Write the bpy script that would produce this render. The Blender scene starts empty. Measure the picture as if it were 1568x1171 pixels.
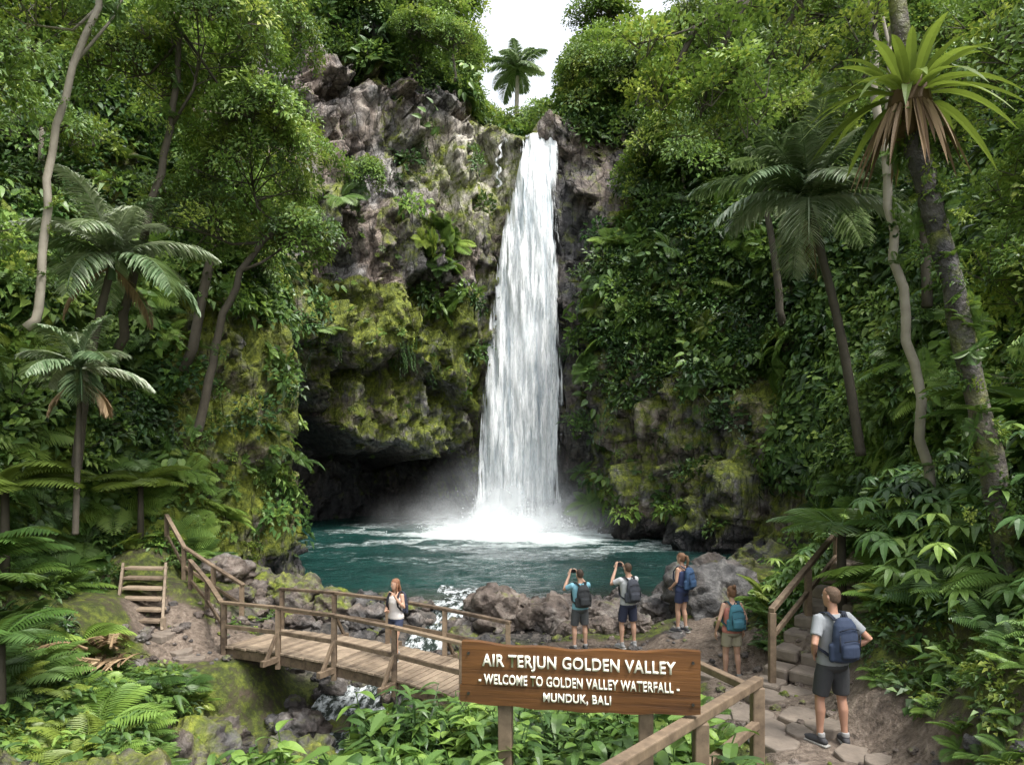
import bpy, bmesh, math, random
import numpy as np
from mathutils import Vector, Matrix
R=random.Random(7); NR=np.random.default_rng(7)
V3=Vector
scene=bpy.context.scene
def link(o,parent=None):
    scene.collection.objects.link(o)
    if parent: o.parent=parent
    return o
def empty(name,loc=(0,0,0),yaw=0,scale=1):
    e=bpy.data.objects.new(name,None); e.location=loc; e.rotation_euler=(0,0,yaw); e.scale=(scale,)*3
    return link(e)
# ---------------- noise ----------------
def _h(ix,iy,iz,s):
    n=(ix*374761393+iy*668265263+iz*1442695041+s*974634777)&0xffffffff
    n=((n^(n>>13))*1274126177)&0xffffffff
    n=n^(n>>16)
    return (n&0xffff)/65535.
def vn(P,s=0):
    I=np.floor(P).astype(np.int64); F=P-I; F=F*F*(3-2*F)
    r=0
    for a in (0,1):
        for b in (0,1):
            for c in (0,1):
                w=(F[:,0] if a else 1-F[:,0])*(F[:,1] if b else 1-F[:,1])*(F[:,2] if c else 1-F[:,2])
                r=r+w*_h(I[:,0]+a,I[:,1]+b,I[:,2]+c,s)
    return r
def fbm(P,o=4,s=0):
    r=0;a=.5;t=0
    for i in range(o):
        r=r+a*vn(P*(2.03**i)+i*17.3,s+i); t+=a; a*=.5
    return r/t
def cell(P,s=0):
    I=np.floor(P).astype(np.int64); best=np.full(len(P),9.); val=np.zeros(len(P)); sec=np.full(len(P),9.)
    for a in (-1,0,1):
        for b in (-1,0,1):
            for c in (-1,0,1):
                J=I+np.array([a,b,c])
                fx=_h(J[:,0],J[:,1],J[:,2],s+1);fy=_h(J[:,0],J[:,1],J[:,2],s+2);fz=_h(J[:,0],J[:,1],J[:,2],s+3)
                d=np.sqrt((J[:,0]+fx-P[:,0])**2+(J[:,1]+fy-P[:,1])**2+(J[:,2]+fz-P[:,2])**2)
                m=d<best
                sec=np.where(m,best,np.minimum(sec,d))
                val=np.where(m,_h(J[:,0],J[:,1],J[:,2],s+4),val); best=np.where(m,d,best)
    return val,best,sec
def ss(x):
    x=np.clip(x,0,1); return x*x*(3-2*x)
# ---------------- mesh builder ----------------
class MB:
    def __init__(s): s.v=[];s.f=[];s.m=[];s.lv=[]
    def add(s,vs,fs,mi=0,lv=0.5):
        o=len(s.v); s.v+=[tuple(q) for q in vs]; s.f+=[tuple(i+o for i in q) for q in fs]
        s.m+=[mi]*len(fs); s.lv+=[lv]*len(fs)
    def loft(s,rings,n=14,mi=0,lv=.5):
        vs=[];fs=[]
        for c,ax,ay in rings:
            for i in range(n):
                a=2*math.pi*i/n; vs.append(c+ax*math.cos(a)+ay*math.sin(a))
        for r in range(len(rings)-1):
            for i in range(n):
                j=(i+1)%n; fs.append((r*n+i,r*n+j,(r+1)*n+j,(r+1)*n+i))
        fs.append(tuple(range(n))[::-1]); fs.append(tuple((len(rings)-1)*n+i for i in range(n)))
        s.add(vs,fs,mi,lv)
    def zl(s,rings,n=16,mi=0,M=None):
        o=len(s.v)
        s.loft([(V3((cx,cy,z)),V3((rx,0,0)),V3((0,ry,0))) for cx,cy,z,rx,ry in rings],n,mi)
        if M is not None:
            for i in range(o,len(s.v)): s.v[i]=tuple(M@V3(s.v[i]))
    def tube(s,pts,rad,n=10,mi=0,cap=False,side=None,flat=1.,lv=.5,M=None):
        P=[V3(p) for p in pts]; rings=[]; L=len(P)
        ref=V3(side) if side is not None else None
        for i in range(L):
            t=(P[min(i+1,L-1)]-P[max(i-1,0)]).normalized()
            if ref is None: ref=t.orthogonal()
            a=(ref-t*ref.dot(t))
            a=a.normalized() if a.length>1e-5 else t.orthogonal().normalized()
            b=t.cross(a)
            if side is None: ref=a
            r=rad[i] if hasattr(rad,'__len__') else rad
            if cap and i==0:
                rings.append((P[0]-t*r*.8,a*r*.3,b*r*.3*flat)); rings.append((P[0]-t*r*.5,a*r*.8,b*r*.8*flat))
            rings.append((P[i],a*r,b*r*flat))
            if cap and i==L-1:
                rings.append((P[i]+t*r*.5,a*r*.8,b*r*.8*flat)); rings.append((P[i]+t*r*.85,a*r*.3,b*r*.3*flat))
        if M is not None:
            R3=M.to_3x3(); rings=[(M@c,R3@a,R3@b) for c,a,b in rings]
        s.loft(rings,n,mi,lv)
    def beam(s,p,q,w,h,mi=0,up=(0,0,1),lv=.5):
        p=V3(p);q=V3(q);t=(q-p).normalized();up=V3(up)
        if abs(t.dot(up))>.95: up=V3((0,1,0))
        a=t.cross(up).normalized()*w/2; b=a.cross(t).normalized()*h/2
        vs=[p-a-b,p+a-b,p+a+b,p-a+b,q-a-b,q+a-b,q+a+b,q-a+b]
        s.add(vs,[(3,2,1,0),(4,5,6,7),(0,1,5,4),(1,2,6,5),(2,3,7,6),(3,0,4,7)],mi,lv)
    def kite(s,b,d,u,L,W,fold=.15,droop=.25,mi=0,lv=.5):
        sd=d.cross(u)
        if sd.length<1e-4: sd=d.orthogonal()
        sd.normalize(); u=sd.cross(d)
        m=b+d*L*.45-V3((0,0,1))*droop*L*.1; e=u*W*fold; tip=b+d*L-V3((0,0,1))*droop*L
        s.add([b,m-sd*W*.5+e,tip,m+sd*W*.5+e],[(0,2,1),(0,3,2)],mi,lv)
    def leaf(s,b,d,u,L,W,seg=3,fold=.15,droop=.25,mi=0,lv=.5,prof=None):
        sd=d.cross(u)
        if sd.length<1e-4: sd=d.orthogonal()
        sd.normalize(); u=sd.cross(d).normalized()
        vs=[];fs=[]
        for i in range(seg+1):
            t=i/seg
            w=(prof(t) if prof else math.sin(math.pi*min(1,t*.93+.07))**.8)*W/2
            if i==seg: w=W*.01
            p=b+d*L*t-V3((0,0,1))*droop*L*t*t
            e=u*w*fold*2
            vs+= [p-sd*w+e,p,p+sd*w+e]
        for i in range(seg):
            a=i*3; fs+=[(a,a+1,a+4,a+3),(a+1,a+2,a+5,a+4)]
        s.add(vs,fs,mi,lv)
    def obj(s,name,mats,parent=None,smooth=False,do_link=True,bevel=0):
        me=bpy.data.meshes.new(name); me.from_pydata(s.v,[],s.f)
        for m in (mats if isinstance(mats,(list,tuple)) else [mats]): me.materials.append(m)
        me.polygons.foreach_set('material_index',s.m)
        at=me.attributes.new('lv','FLOAT','FACE'); at.data.foreach_set('value',s.lv)
        if smooth: me.polygons.foreach_set('use_smooth',[True]*len(s.f))
        me.update()
        o=bpy.data.objects.new(name,me)
        if do_link: link(o,parent)
        if bevel:
            m=o.modifiers.new('bv','BEVEL'); m.width=bevel; m.segments=2
        return o
def catmull(P,n):
    P=np.array(P,float); K=len(P); out=[]
    T=np.linspace(0,K-1,n)
    for t in T:
        i=min(int(t),K-2); f=t-i
        p0=P[max(i-1,0)];p1=P[i];p2=P[i+1];p3=P[min(i+2,K-1)]
        out.append(.5*((2*p1)+(-p0+p2)*f+(2*p0-5*p1+4*p2-p3)*f*f+(-p0+3*p1-3*p2+p3)*f**3))
    return np.array(out),T
# ---------------- materials ----------------
def nmat(name):
    m=bpy.data.materials.new(name); m.use_nodes=True; nt=m.node_tree; nt.nodes.clear()
    return m,nt
def N(nt,t,ins=None,**pr):
    n=nt.nodes.new('ShaderNode'+t)
    for k,v in pr.items(): setattr(n,k,v)
    for k,v in (ins or {}).items():
        s=n.inputs[k]
        if isinstance(v,bpy.types.NodeSocket): nt.links.new(v,s)
        else: s.default_value=v
    return n
def ramp(nt,fac,stops):
    n=N(nt,'ValToRGB',{'Fac':fac}); e=n.color_ramp.elements
    while len(e)<len(stops): e.new(.5)
    for el,(p,c) in zip(e,stops):
        el.position=p; el.color=(*c,1) if len(c)==3 else c
    return n.outputs[0]
def math_(nt,op,a,b=0.,c=None,clamp=False):
    n=N(nt,'Math',{0:a,1:b},operation=op,use_clamp=clamp)
    if c is not None:
        if isinstance(c,bpy.types.NodeSocket): nt.links.new(c,n.inputs[2])
        else: n.inputs[2].default_value=c
    return n.outputs[0]
def mixc(nt,f,a,b):
    n=N(nt,'Mix',data_type='RGBA')
    for i,v in ((0,f),(6,a),(7,b)):
        if isinstance(v,bpy.types.NodeSocket): nt.links.new(v,n.inputs[i])
        else: n.inputs[i].default_value=v if i==0 else (*v,1)
    return n.outputs[2]
def noise(nt,scale,detail=5,vec=None,rough=.55):
    n=N(nt,'TexNoise',{'Scale':scale,'Detail':detail,'Roughness':rough})
    if vec is not None: nt.links.new(vec,n.inputs['Vector'])
    return n.outputs[0]
def out(nt,sh,disp=None):
    o=N(nt,'OutputMaterial'); nt.links.new(sh,o.inputs[0])
def bump(nt,h,st,dist=.05):
    return N(nt,'Bump',{'Height':h,'Strength':st,'Distance':dist}).outputs[0]
def attr(nt,name,t='GEOMETRY'): return N(nt,'Attribute',attribute_name=name,attribute_type=t).outputs['Fac']
def objco(nt,sc=(1,1,1)):
    c=N(nt,'TexCoord').outputs['Object']
    return N(nt,'Mapping',{'Vector':c,'Scale':sc}).outputs[0]
def geoco(nt,sc=(1,1,1)):
    c=N(nt,'NewGeometry').outputs['Position']
    return N(nt,'Mapping',{'Vector':c,'Scale':sc}).outputs[0]
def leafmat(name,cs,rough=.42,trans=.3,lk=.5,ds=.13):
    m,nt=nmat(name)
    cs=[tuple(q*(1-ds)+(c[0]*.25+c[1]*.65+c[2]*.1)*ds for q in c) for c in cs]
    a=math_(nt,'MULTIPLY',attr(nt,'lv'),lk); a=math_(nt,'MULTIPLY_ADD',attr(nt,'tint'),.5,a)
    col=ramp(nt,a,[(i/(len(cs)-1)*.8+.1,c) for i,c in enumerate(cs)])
    p=N(nt,'BsdfPrincipled',{'Base Color':col,'Roughness':rough,'Specular IOR Level':.4})
    if trans<=0: out(nt,p.outputs[0]); return m
    tc=mixc(nt,.35,col,(.3,.4,.04))
    t=N(nt,'BsdfTranslucent',{'Color':tc})
    out(nt,N(nt,'MixShader',{0:trans,1:p.outputs[0],2:t.outputs[0]}).outputs[0]); return m
def simple(name,c,rough=.7,var=.25,sc=8,bs=.3,metal=0):
    m,nt=nmat(name); co=objco(nt)
    n=noise(nt,sc,5,co); col=mixc(nt,n,tuple(x*(1-var) for x in c),tuple(min(1,x*(1+var)) for x in c))
    p=N(nt,'BsdfPrincipled',{'Base Color':col,'Roughness':rough,'Metallic':metal,'Normal':bump(nt,noise(nt,sc*4,4,co),bs,.01)})
    out(nt,p.outputs[0]); return m
def woodmat(name,c0,c1,sc=(3,3,3),rough=.7,bs=.35):
    m,nt=nmat(name); co=objco(nt,sc)
    n1=noise(nt,1.,7,co,.68); n2=noise(nt,1.3,4,objco(nt))
    f=math_(nt,'MULTIPLY_ADD',n1,.7,math_(nt,'MULTIPLY',n2,.3))
    f=math_(nt,'ADD',f,math_(nt,'MULTIPLY_ADD',attr(nt,'lv'),.24,-.12))
    col=ramp(nt,f,[(.3,c0),(.7,c1)])
    p=N(nt,'BsdfPrincipled',{'Base Color':col,'Roughness':rough,'Normal':bump(nt,n1,bs,.008)})
    out(nt,p.outputs[0]); return m
def rockmat(name,mossattr=True,mossbase=.0,dark=1.):
    m,nt=nmat(name); co=geoco(nt)
    n1=noise(nt,.35,5,co,.6); n2=noise(nt,2.2,7,co,.68)
    K=lambda c:tuple(q*dark for q in c)
    g=ramp(nt,n2,[(.32,K((.035,.035,.038))),(.5,K((.14,.135,.135))),(.68,K((.36,.35,.34)))])
    b=ramp(nt,n2,[(.32,K((.06,.045,.037))),(.5,K((.22,.17,.14))),(.68,K((.47,.4,.34)))])
    f=ramp(nt,n1,[(.42,(0,0,0)),(.58,(1,1,1))])
    col=mixc(nt,f,g,b); h=n2; bd=.18
    if mossattr:
        wv=N(nt,'Mix',{0:.2,4:geoco(nt,(1.5,1.5,.36)),5:N(nt,'TexNoise',{'Scale':1.5,'Detail':3.}).outputs[1]},data_type='VECTOR').outputs[1]
        vo=N(nt,'TexVoronoi',{'Vector':wv,'Scale':1.5},feature='DISTANCE_TO_EDGE').outputs[0]
        crack=ramp(nt,vo,[(.0,(.25,)*3),(.06,(1,1,1))])
        st=ramp(nt,noise(nt,1.,5,geoco(nt,(2.2,2.2,.22)),.6),[(.38,(.45,.43,.42)),(.55,(1,1,1))])
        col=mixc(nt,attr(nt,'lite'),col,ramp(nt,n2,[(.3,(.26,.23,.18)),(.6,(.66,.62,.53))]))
        col=N(nt,'Mix',{0:.8,6:col,7:st},data_type='RGBA',blend_type='MULTIPLY').outputs[2]
        col=N(nt,'Mix',{0:.65,6:col,7:crack},data_type='RGBA',blend_type='MULTIPLY').outputs[2]
        wet_dark=attr(nt,'wet_dark'); col=mixc(nt,math_(nt,'MULTIPLY',wet_dark,.8),col,(.016,.017,.02))
        h=math_(nt,'MULTIPLY_ADD',crack,.3,n2); bd=.28
    ma=attr(nt,'moss') if mossattr else mossbase
    up=N(nt,'SeparateXYZ',{0:N(nt,'NewGeometry').outputs['Normal']}).outputs[2]
    n4=noise(nt,1.3,7,co,.72)
    mm=math_(nt,'ADD',math_(nt,'MULTIPLY_ADD',up,.3,ma),math_(nt,'MULTIPLY_ADD',n4,2.4,-1.6))
    mm=math_(nt,'MULTIPLY',mm,2.2,clamp=True)
    mc=ramp(nt,noise(nt,4,6,co,.75),[(.32,(.03,.045,.005)),(.5,(.12,.15,.014)),(.68,(.3,.33,.035))])
    col=mixc(nt,mm,col,mc)
    rg=.6
    if mossattr: rg=math_(nt,'MULTIPLY_ADD',attr(nt,'wet_dark'),-.35,.75)
    p=N(nt,'BsdfPrincipled',{'Base Color':col,'Roughness':rg,'Normal':bump(nt,h,1.,bd)})
    out(nt,p.outputs[0]); return m
G_dark=leafmat('leaf_dark',[(.01,.028,.008),(.025,.07,.015),(.06,.145,.025),(.12,.24,.04)],trans=0)
G_mid=leafmat('leaf_mid',[(.015,.042,.01),(.042,.1,.018),(.11,.21,.03),(.22,.34,.05)],trans=.2)
G_bright=leafmat('leaf_bright',[(.03,.075,.012),(.08,.18,.024),(.19,.33,.038),(.34,.47,.06)],trans=.3)
G_yel=leafmat('leaf_yellowgreen',[(.06,.1,.01),(.15,.22,.02),(.28,.37,.032),(.45,.5,.06)],trans=.35)
G_palm=leafmat('leaf_palm',[(.04,.08,.035),(.1,.18,.075),(.24,.34,.18),(.55,.6,.46)],rough=.35,lk=.95)
G_dry=leafmat('leaf_dry',[(.1,.06,.03),(.26,.18,.1),(.44,.34,.21)],rough=.7,trans=0,lk=.9,ds=0)
BARK=simple('bark',(.07,.06,.044),.85,.5,5,.8)
BARKL=simple('bark_pale',(.3,.27,.22),.85,.45,4,.8)
BARKM=rockmat('bark_mossy',False,.45,.35)
ROCK=rockmat('cliff_rock'); BOULD=rockmat('boulder_rock',False,-.02,.6); BOULDM=rockmat('boulder_mossy',False,.42,.5)
WOOD=woodmat('weathered_wood',(.05,.033,.022),(.26,.19,.125),(7,7,7))
WOODL=woodmat('deck_wood',(.11,.08,.055),(.36,.28,.2),(6,6,6))
SIGNW=woodmat('sign_wood',(.035,.013,.004),(.17,.072,.02),(1.4,6,26),.45,.6)
m,nt=nmat('sign_paint'); out(nt,N(nt,'BsdfPrincipled',{'Base Color':(.85,.82,.7,1),'Roughness':.6}).outputs[0]); CREAM=m
# ---------------- terrain height ----------------
CP=np.array([(-8,26,-1.5),(-4,30,-1.5),(0,30,-2),(4,30,-2),(8,29,-1.2),(0,36,-2),(-6,36,-1.2),(-9,41,-.6),(4,36,-1),(0,25,-1.0),(-4,25,-.9),(4,25,-.8),(9.5,26,-.3),(8,24,-.5),
(-7.2,22,.0),(-4.5,22,-.4),(-3,21.7,-.4),(-1.2,22,-.4),(1,21.4,-.35),(3,21.4,-.3),(6,21.6,-.15),(8.5,21,.8),(10.5,25,.8),(-4.5,20,.02),(-3.2,20,.0),(0,20,-.02),(2,19.8,.05),(4.2,19.8,.1),(6.3,20,.25),(-1.5,20.3,-.2),
(-8.5,18.5,1.0),(-6,19.5,.25),(-5,18,.08),(-2.2,18.5,-.7),(0,18.5,.05),(2,18,.12),(4,18,.3),(7,18,.7),(9,17,2.2),
(1.5,15,.3),(2.5,14.8,.36),(3.6,14.6,.72),(5,15,.85),(3.96,12.3,.52),(6.5,14.5,1.7),(.2,14.6,.22),(1.5,13,.3),(0,16.5,-.05),
(-.9,12.8,.2),(-.3,11,.3),(-3,14,-1.6),(-4,12,-1.9),(-3,9.5,-2.0),(-4.3,15.5,-1.5),(-2.8,16.7,-1.1),(-4.4,9,-2.1),(-2.3,10.8,-1.5),(-4.4,6,-1.8),(-5.2,13.5,-1.4),(-4.6,17,-.9),
(-6.6,15.7,.22),(-6.9,14.6,.1),(-7.6,15.6,.55),(-8.2,16.4,.85),(-8.7,17.3,1.4),(-9.5,18.3,2.1),(-9.5,15.5,1.4),(-10.5,13.6,2),(-7.3,13,.1),(-8.5,11,.7),
(-6.2,9.6,.1),(-6.5,8.3,.5),(-8.5,8,1.6),(-6.3,6,1.0),(-10,4,2.5),
(-1,7,1.3),(-2.1,7,.9),(-2.6,8.5,-.2),(-1,9,.8),(.5,9,.8),(1.6,9,.75),(-3.2,6,.5),(-1,5,1.5),(.6,6,1.4),(1.8,6,1.4),(1.8,7.5,1.1),(2,11,.5),(0,3.5,1.9),(0,0,2.7),(-4,2,1.5),
(3.66,7.8,1.34),(3.3,6.2,1.48),(3.6,9,1.2),(3.9,10.5,.9),(2.7,4.5,1.7),(2.4,2,2.2),(3.9,4.6,2.5),
(4.75,8,1.9),(5.4,8,3.0),(6.5,8,4.2),(5,6,3),(4.5,4,3.0),(6.5,5,4.2),(8,9,5.0),(4.4,10.2,1.2),(5.2,11.2,1.75),(6.1,12.2,2.3),(7,13.1,2.8),(6.3,10.2,3.2),(7.4,11.2,3.8),(4.9,12.8,1.2),(5.8,13.8,1.8),(8.2,14,3.6),(5.6,9.5,2.6)])
def hgt(x,y):
    x=np.atleast_1d(np.asarray(x,float)); y=np.atleast_1d(np.asarray(y,float))
    d2=(x[:,None]-CP[:,0])**2+(y[:,None]-CP[:,1])**2
    w=1/(d2+.12)**2
    z=(w*CP[:,2]).sum(1)/w.sum(1)
    P=np.stack([x,y,x*0],1)
    return z+(fbm(P*1.3,4,5)-.5)*.3
def H(x,y): return float(hgt(x,y)[0])
PATHS=[np.array([(2.3,-2),(2.4,2),(2.75,4.5),(3.4,6.5),(3.65,7.5),(3.75,9),(3.95,11),(3.9,12.6),(3.2,14.4),(1.6,15),(.2,14.4),(-.9,13)]),
       np.array([(-6.4,15.8),(-7.4,15.3),(-8.2,16.0)]),np.array([(4.1,10.2),(6.4,12.5)]),np.array([(3.7,14.6),(5,15.2)])]
def pdist(x,y):
    best=np.full(len(x),99.)
    for pl in PATHS:
        for a,b in zip(pl[:-1],pl[1:]):
            d=b-a; t=np.clip(((x-a[0])*d[0]+(y-a[1])*d[1])/(d@d),0,1)
            best=np.minimum(best,np.hypot(x-a[0]-t*d[0],y-a[1]-t*d[1]))
    return best
STR,_=catmull([(-1.2,23,0.0),(-1.3,21.5,-.01),(-1.7,20.1,-.03),(-2.2,19,-.45),(-3.0,17,-.85),(-3.4,14.5,-1.3),(-3.3,12,-1.6),(-3.2,9,-1.85),(-3.8,5,-2.0)],60)
def sdist(x,y): return np.min(np.hypot(x[:,None]-STR[:,0],y[:,None]-STR[:,1]),1)
def gridmesh(name,X,Y,Z,mat,attrs,smooth=True):
    r,c=X.shape; me=bpy.data.meshes.new(name)
    idx=np.arange(r*c).reshape(r,c)
    F=np.stack([idx[:-1,:-1],idx[:-1,1:],idx[1:,1:],idx[1:,:-1]],-1).reshape(-1,4)
    me.from_pydata(np.stack([X.ravel(),Y.ravel(),Z.ravel()],1).tolist(),[],F.tolist())
    for k,a in attrs.items():
        at=me.attributes.new(k,'FLOAT','POINT'); at.data.foreach_set('value',np.asarray(a,np.float32).ravel())
    me.polygons.foreach_set('use_smooth',[smooth]*len(F)); me.materials.append(mat); me.update()
    return link(bpy.data.objects.new(name,me))
# ground
m,nt=nmat('ground_soil'); co=geoco(nt)
n1=noise(nt,1.5,7,co,.65); n2=noise(nt,9,5,co,.7)
dirt=ramp(nt,n1,[(.3,(.03,.022,.015)),(.6,(.09,.065,.045)),(.8,(.16,.125,.09))])
pth=ramp(nt,n2,[(.3,(.06,.044,.033)),(.5,(.17,.13,.1)),(.75,(.33,.27,.215))])
shc=ramp(nt,N(nt,'TexVoronoi',{'Vector':co,'Scale':9.}).outputs['Color'],[(.2,(.02,.019,.018)),(.8,(.12,.105,.092))])
col=mixc(nt,attr(nt,'path'),dirt,pth)
ms=math_(nt,'MULTIPLY',math_(nt,'SUBTRACT',math_(nt,'MULTIPLY_ADD',noise(nt,2.5,6,co,.7),1.,.08),math_(nt,'MULTIPLY_ADD',attr(nt,'path'),.4,.4)),5,clamp=True)
col=mixc(nt,ms,col,ramp(nt,noise(nt,5,6,co,.75),[(.33,(.012,.02,.004)),(.5,(.06,.08,.01)),(.68,(.17,.2,.025))]))
col=mixc(nt,attr(nt,'shore'),col,shc)
p=N(nt,'BsdfPrincipled',{'Base Color':col,'Roughness':.75,'Normal':bump(nt,math_(nt,'ADD',n2,n1),1.,.1)})
out(nt,p.outputs[0]); GROUND=m
gx=np.arange(-16,14.01,.16); gy=np.arange(-4,46,.16); X,Y=np.meshgrid(gx,gy)
Z=hgt(X.ravel(),Y.ravel()).reshape(X.shape); pd=pdist(X.ravel(),Y.ravel()).reshape(X.shape)
sdd=sdist(X.ravel(),Y.ravel()).reshape(X.shape)
gridmesh('ground',X,Y,Z,GROUND,{'path':ss((.95-pd)/.35),'shore':np.maximum(ss((Y-16)/1.)*ss((7.5-np.abs(X))/1.)*ss((pd-.8)/.5),ss((1.5-sdd)/.5))})
# ---------------- cliff sheet ----------------
C=[(-13,-8,.35,10,.35),(-12,2,.3,10,.35),(-11,8,.3,10,.35),(-10.9,13,.3,10,.4),(-11,17,.3,9,.5),(-9.9,20.5,.15,9,.6),(-8.6,23,.06,9,.6),(-8.3,25.5,.03,9,.5),(-9.6,29,.05,10,.5),(-9.6,33,.05,20,.5),(-7.4,36.2,.08,24,.7),(-4.5,38,.08,24.5,.9),(-2,39.6,.06,24.5,1.4),(.6,40.2,.05,23.3,3.5),(2.6,39.8,.05,24,1.6),(4.2,37.5,.12,14,.45),(5.5,34.5,.12,8,.45),(8.3,31.7,.12,7,.5),(10.2,29.3,.15,6,.45),(11.2,26,.2,6,.45),(10.8,22,.25,6,.45),(9.6,18,.25,6,.45),(8.9,15.3,.25,6,.45),(8.8,12.5,.3,6,.5),(8.6,9.5,.4,6,.5),(8.3,5,.4,6,.5),(8.3,-6,.4,6,.5)]
base,KK=catmull(C,680)
tan=np.gradient(base[:,:2],axis=0); tan/=np.linalg.norm(tan,axis=1)[:,None]
nor=np.stack([-tan[:,1],tan[:,0]],1)
ker=np.ones(41)/41
norS=np.stack([np.convolve(np.pad(nor[:,i],20,'edge'),ker,'valid') for i in (0,1)],1); norS/=np.linalg.norm(norS,axis=1)[:,None]
zz=np.linspace(-2.5,40,270)
Zs=np.repeat(zz[:,None],len(base),1); K2=np.repeat(KK[None],len(zz),0)
zb=base[:,3][None]; off=base[:,2][None]*np.minimum(Zs,zb)+base[:,4][None]*np.maximum(Zs-zb,0)
off=np.where(Zs<0,0,off)
roof=np.interp(KK,[7.6,8.2,9.5,10.5,11.5,12.2,12.6],[2,9.8,10.2,9.8,8.5,5.5,-1])
low=np.interp(KK,[7.6,8.2,9.2,9.8,10.4,12,12.5],[2,9.3,8.6,6.4,4.8,4.2,-1])
wob=(fbm(np.stack([K2.ravel()*1.7,Zs.ravel()*.1,Zs.ravel()*0],1),4,3).reshape(Zs.shape)-.5)*2.4
rec=1.9*ss((roof[None]+wob-Zs)/1.2)+6.5*ss((low[None]+wob-Zs)/1.3)
rec=np.where((K2>7.6)&(K2<12.6),rec,0)*ss((K2-7.7)/.5)
Xs=base[:,0][None]+norS[:,0][None]*(off+rec); Ys=base[:,1][None]+norS[:,1][None]*(off+rec)
Pn=np.stack([Xs.ravel(),Ys.ravel(),Zs.ravel()],1)
k=K2.ravel(); z=Zs.ravel()
wf=np.exp(-((Pn[:,0]-.9)/2.3)**2)*(Pn[:,1]>36)
rockm=ss((k-4.5)/1.5)*ss((19-k)/1.5)
Pw=Pn+(np.stack([fbm(Pn*.9,3,41),fbm(Pn*.9,3,42),fbm(Pn*.9,3,43)],1)-.5)*1.1
cv,_,_=cell(Pw*np.array([.9,.9,.26]),9); cv2,f1,f2=cell(Pw*np.array([2.2,2.2,.8]),19)
cv3,_,_=cell(Pw*np.array([.33,.33,.16])+5,29)
D=(fbm(Pn*.13,3,1)-.5)*3.2+(fbm(Pn*.45,4,2)-.5)*1.5+rockm*((cv3-.5)*1.9+(cv-.5)*1.9+(cv2-.5)*.75)+(fbm(Pn*1.9,4,4)-.5)*.4
D*=(1-.75*wf)*(1-.5*((k>5.5)&(k<8.6)))
D+=wf*-.35*(z<23)
nx=np.repeat(norS[:,0][None],len(zz),0).ravel(); ny=np.repeat(norS[:,1][None],len(zz),0).ravel()
Pn[:,0]-=nx*D; Pn[:,1]-=ny*D; Pn[:,2]+=(fbm(Pn*.5,3,8)-.5)*.8*(z<38)
nz=fbm(Pn*.35,4,30); nz2=fbm(Pn*.22,3,50); nz3=fbm(Pn*.8,3,60)
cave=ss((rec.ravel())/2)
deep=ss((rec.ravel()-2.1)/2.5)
leftface=ss((k-7.9)/.6)*ss((12.9-k)/.4)
moss=.62+0*k
moss=np.where(leftface>.5,np.where(z<13.5,.85,.08+.5*(nz>.57)),moss)
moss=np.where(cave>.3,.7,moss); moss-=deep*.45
moss=np.where((k>12.1)&(k<13.0),.6,moss); moss=np.where((k>13.4)&(k<14.7),.3,moss)
moss=np.where((k<8.2),.82,moss); moss=np.where(k>14.7,.6,moss); moss-=.5*ss((1.4-z)/1.)
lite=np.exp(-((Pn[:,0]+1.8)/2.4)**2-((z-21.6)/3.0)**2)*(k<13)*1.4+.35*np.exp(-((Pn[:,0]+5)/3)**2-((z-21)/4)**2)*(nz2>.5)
wet_dark=np.maximum(ss((z<1.2)*1.),np.exp(-((Pn[:,0]-2.6)/2.1)**2)*(Pn[:,1]>34)*(z<22)*.85); wet_dark=np.maximum(wet_dark,deep*.9*(z<9.5)); wet_dark=np.clip(wet_dark,0,1)  # wet rock at waterline and beside the falls; deep cave recess darkened too
sh=gridmesh('cliff',Pn[:,0].reshape(Zs.shape),Pn[:,1].reshape(Zs.shape),Pn[:,2].reshape(Zs.shape),ROCK,{'moss':moss,'lite':np.clip(lite,0,1),'wet_dark':wet_dark},smooth=True)
G=Pn.reshape(*Zs.shape,3); du=np.gradient(G,axis=1); dv=np.gradient(G,axis=0)
cr=np.cross(du,dv); area=np.linalg.norm(cr,axis=2); SN=(cr/(area[...,None]+1e-9)).reshape(-1,3); area=area.ravel()
flip=np.sign(-(SN[:,0]*nx+SN[:,1]*ny)); flip[flip==0]=1; SN*=flip[:,None]
dens=np.ones(len(k))
lf=leftface>.5
face=lf&(z<26.5)
dens=np.where(face,np.where((nz3>.6)&(nz>.5),.16,.002),dens)
dens=np.where(lf&(z>9)&(z<13.5),.02+.2*(nz3>.58),dens)
dens=np.where((k>5.0)&(k<8.8)&(z<9.5),np.where(nz3>.55,.22,.02),dens)
dens=np.where((k>6.6)&(k<8.8)&(z<9.5),dens*.5,dens)
dens=np.where((k>12)&(k<13.0)&(z<24),.02,dens)
dens=np.where((k>=12.75)&(k<14.8)&(z<23.5),.0,dens)
dens=np.where((k>14.6)&(k<15.3)&(z<20),.2,dens)
hb=5.6+4*nz2*2-1
dens=np.where((k>=14.8)&(k<19.4)&(z<hb),np.where(nz3>.6,.2,.01),dens)
dens*=(1-ss(cave*2.5)); dens=np.where(z<.5,0,dens)
wfz=(np.abs(Pn[:,0]-.9)<1.8)&(Pn[:,1]<44.5)&(Pn[:,1]>36); dens=np.where(wfz,0,dens)
dist=np.hypot(Pn[:,0],Pn[:,1])
vis=(Pn[:,1]>6)&(np.abs(Pn[:,0])/np.maximum(Pn[:,1],.1)<.9)&((Pn[:,2]-4.8)/np.maximum(Pn[:,1],.1)<.74)
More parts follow.
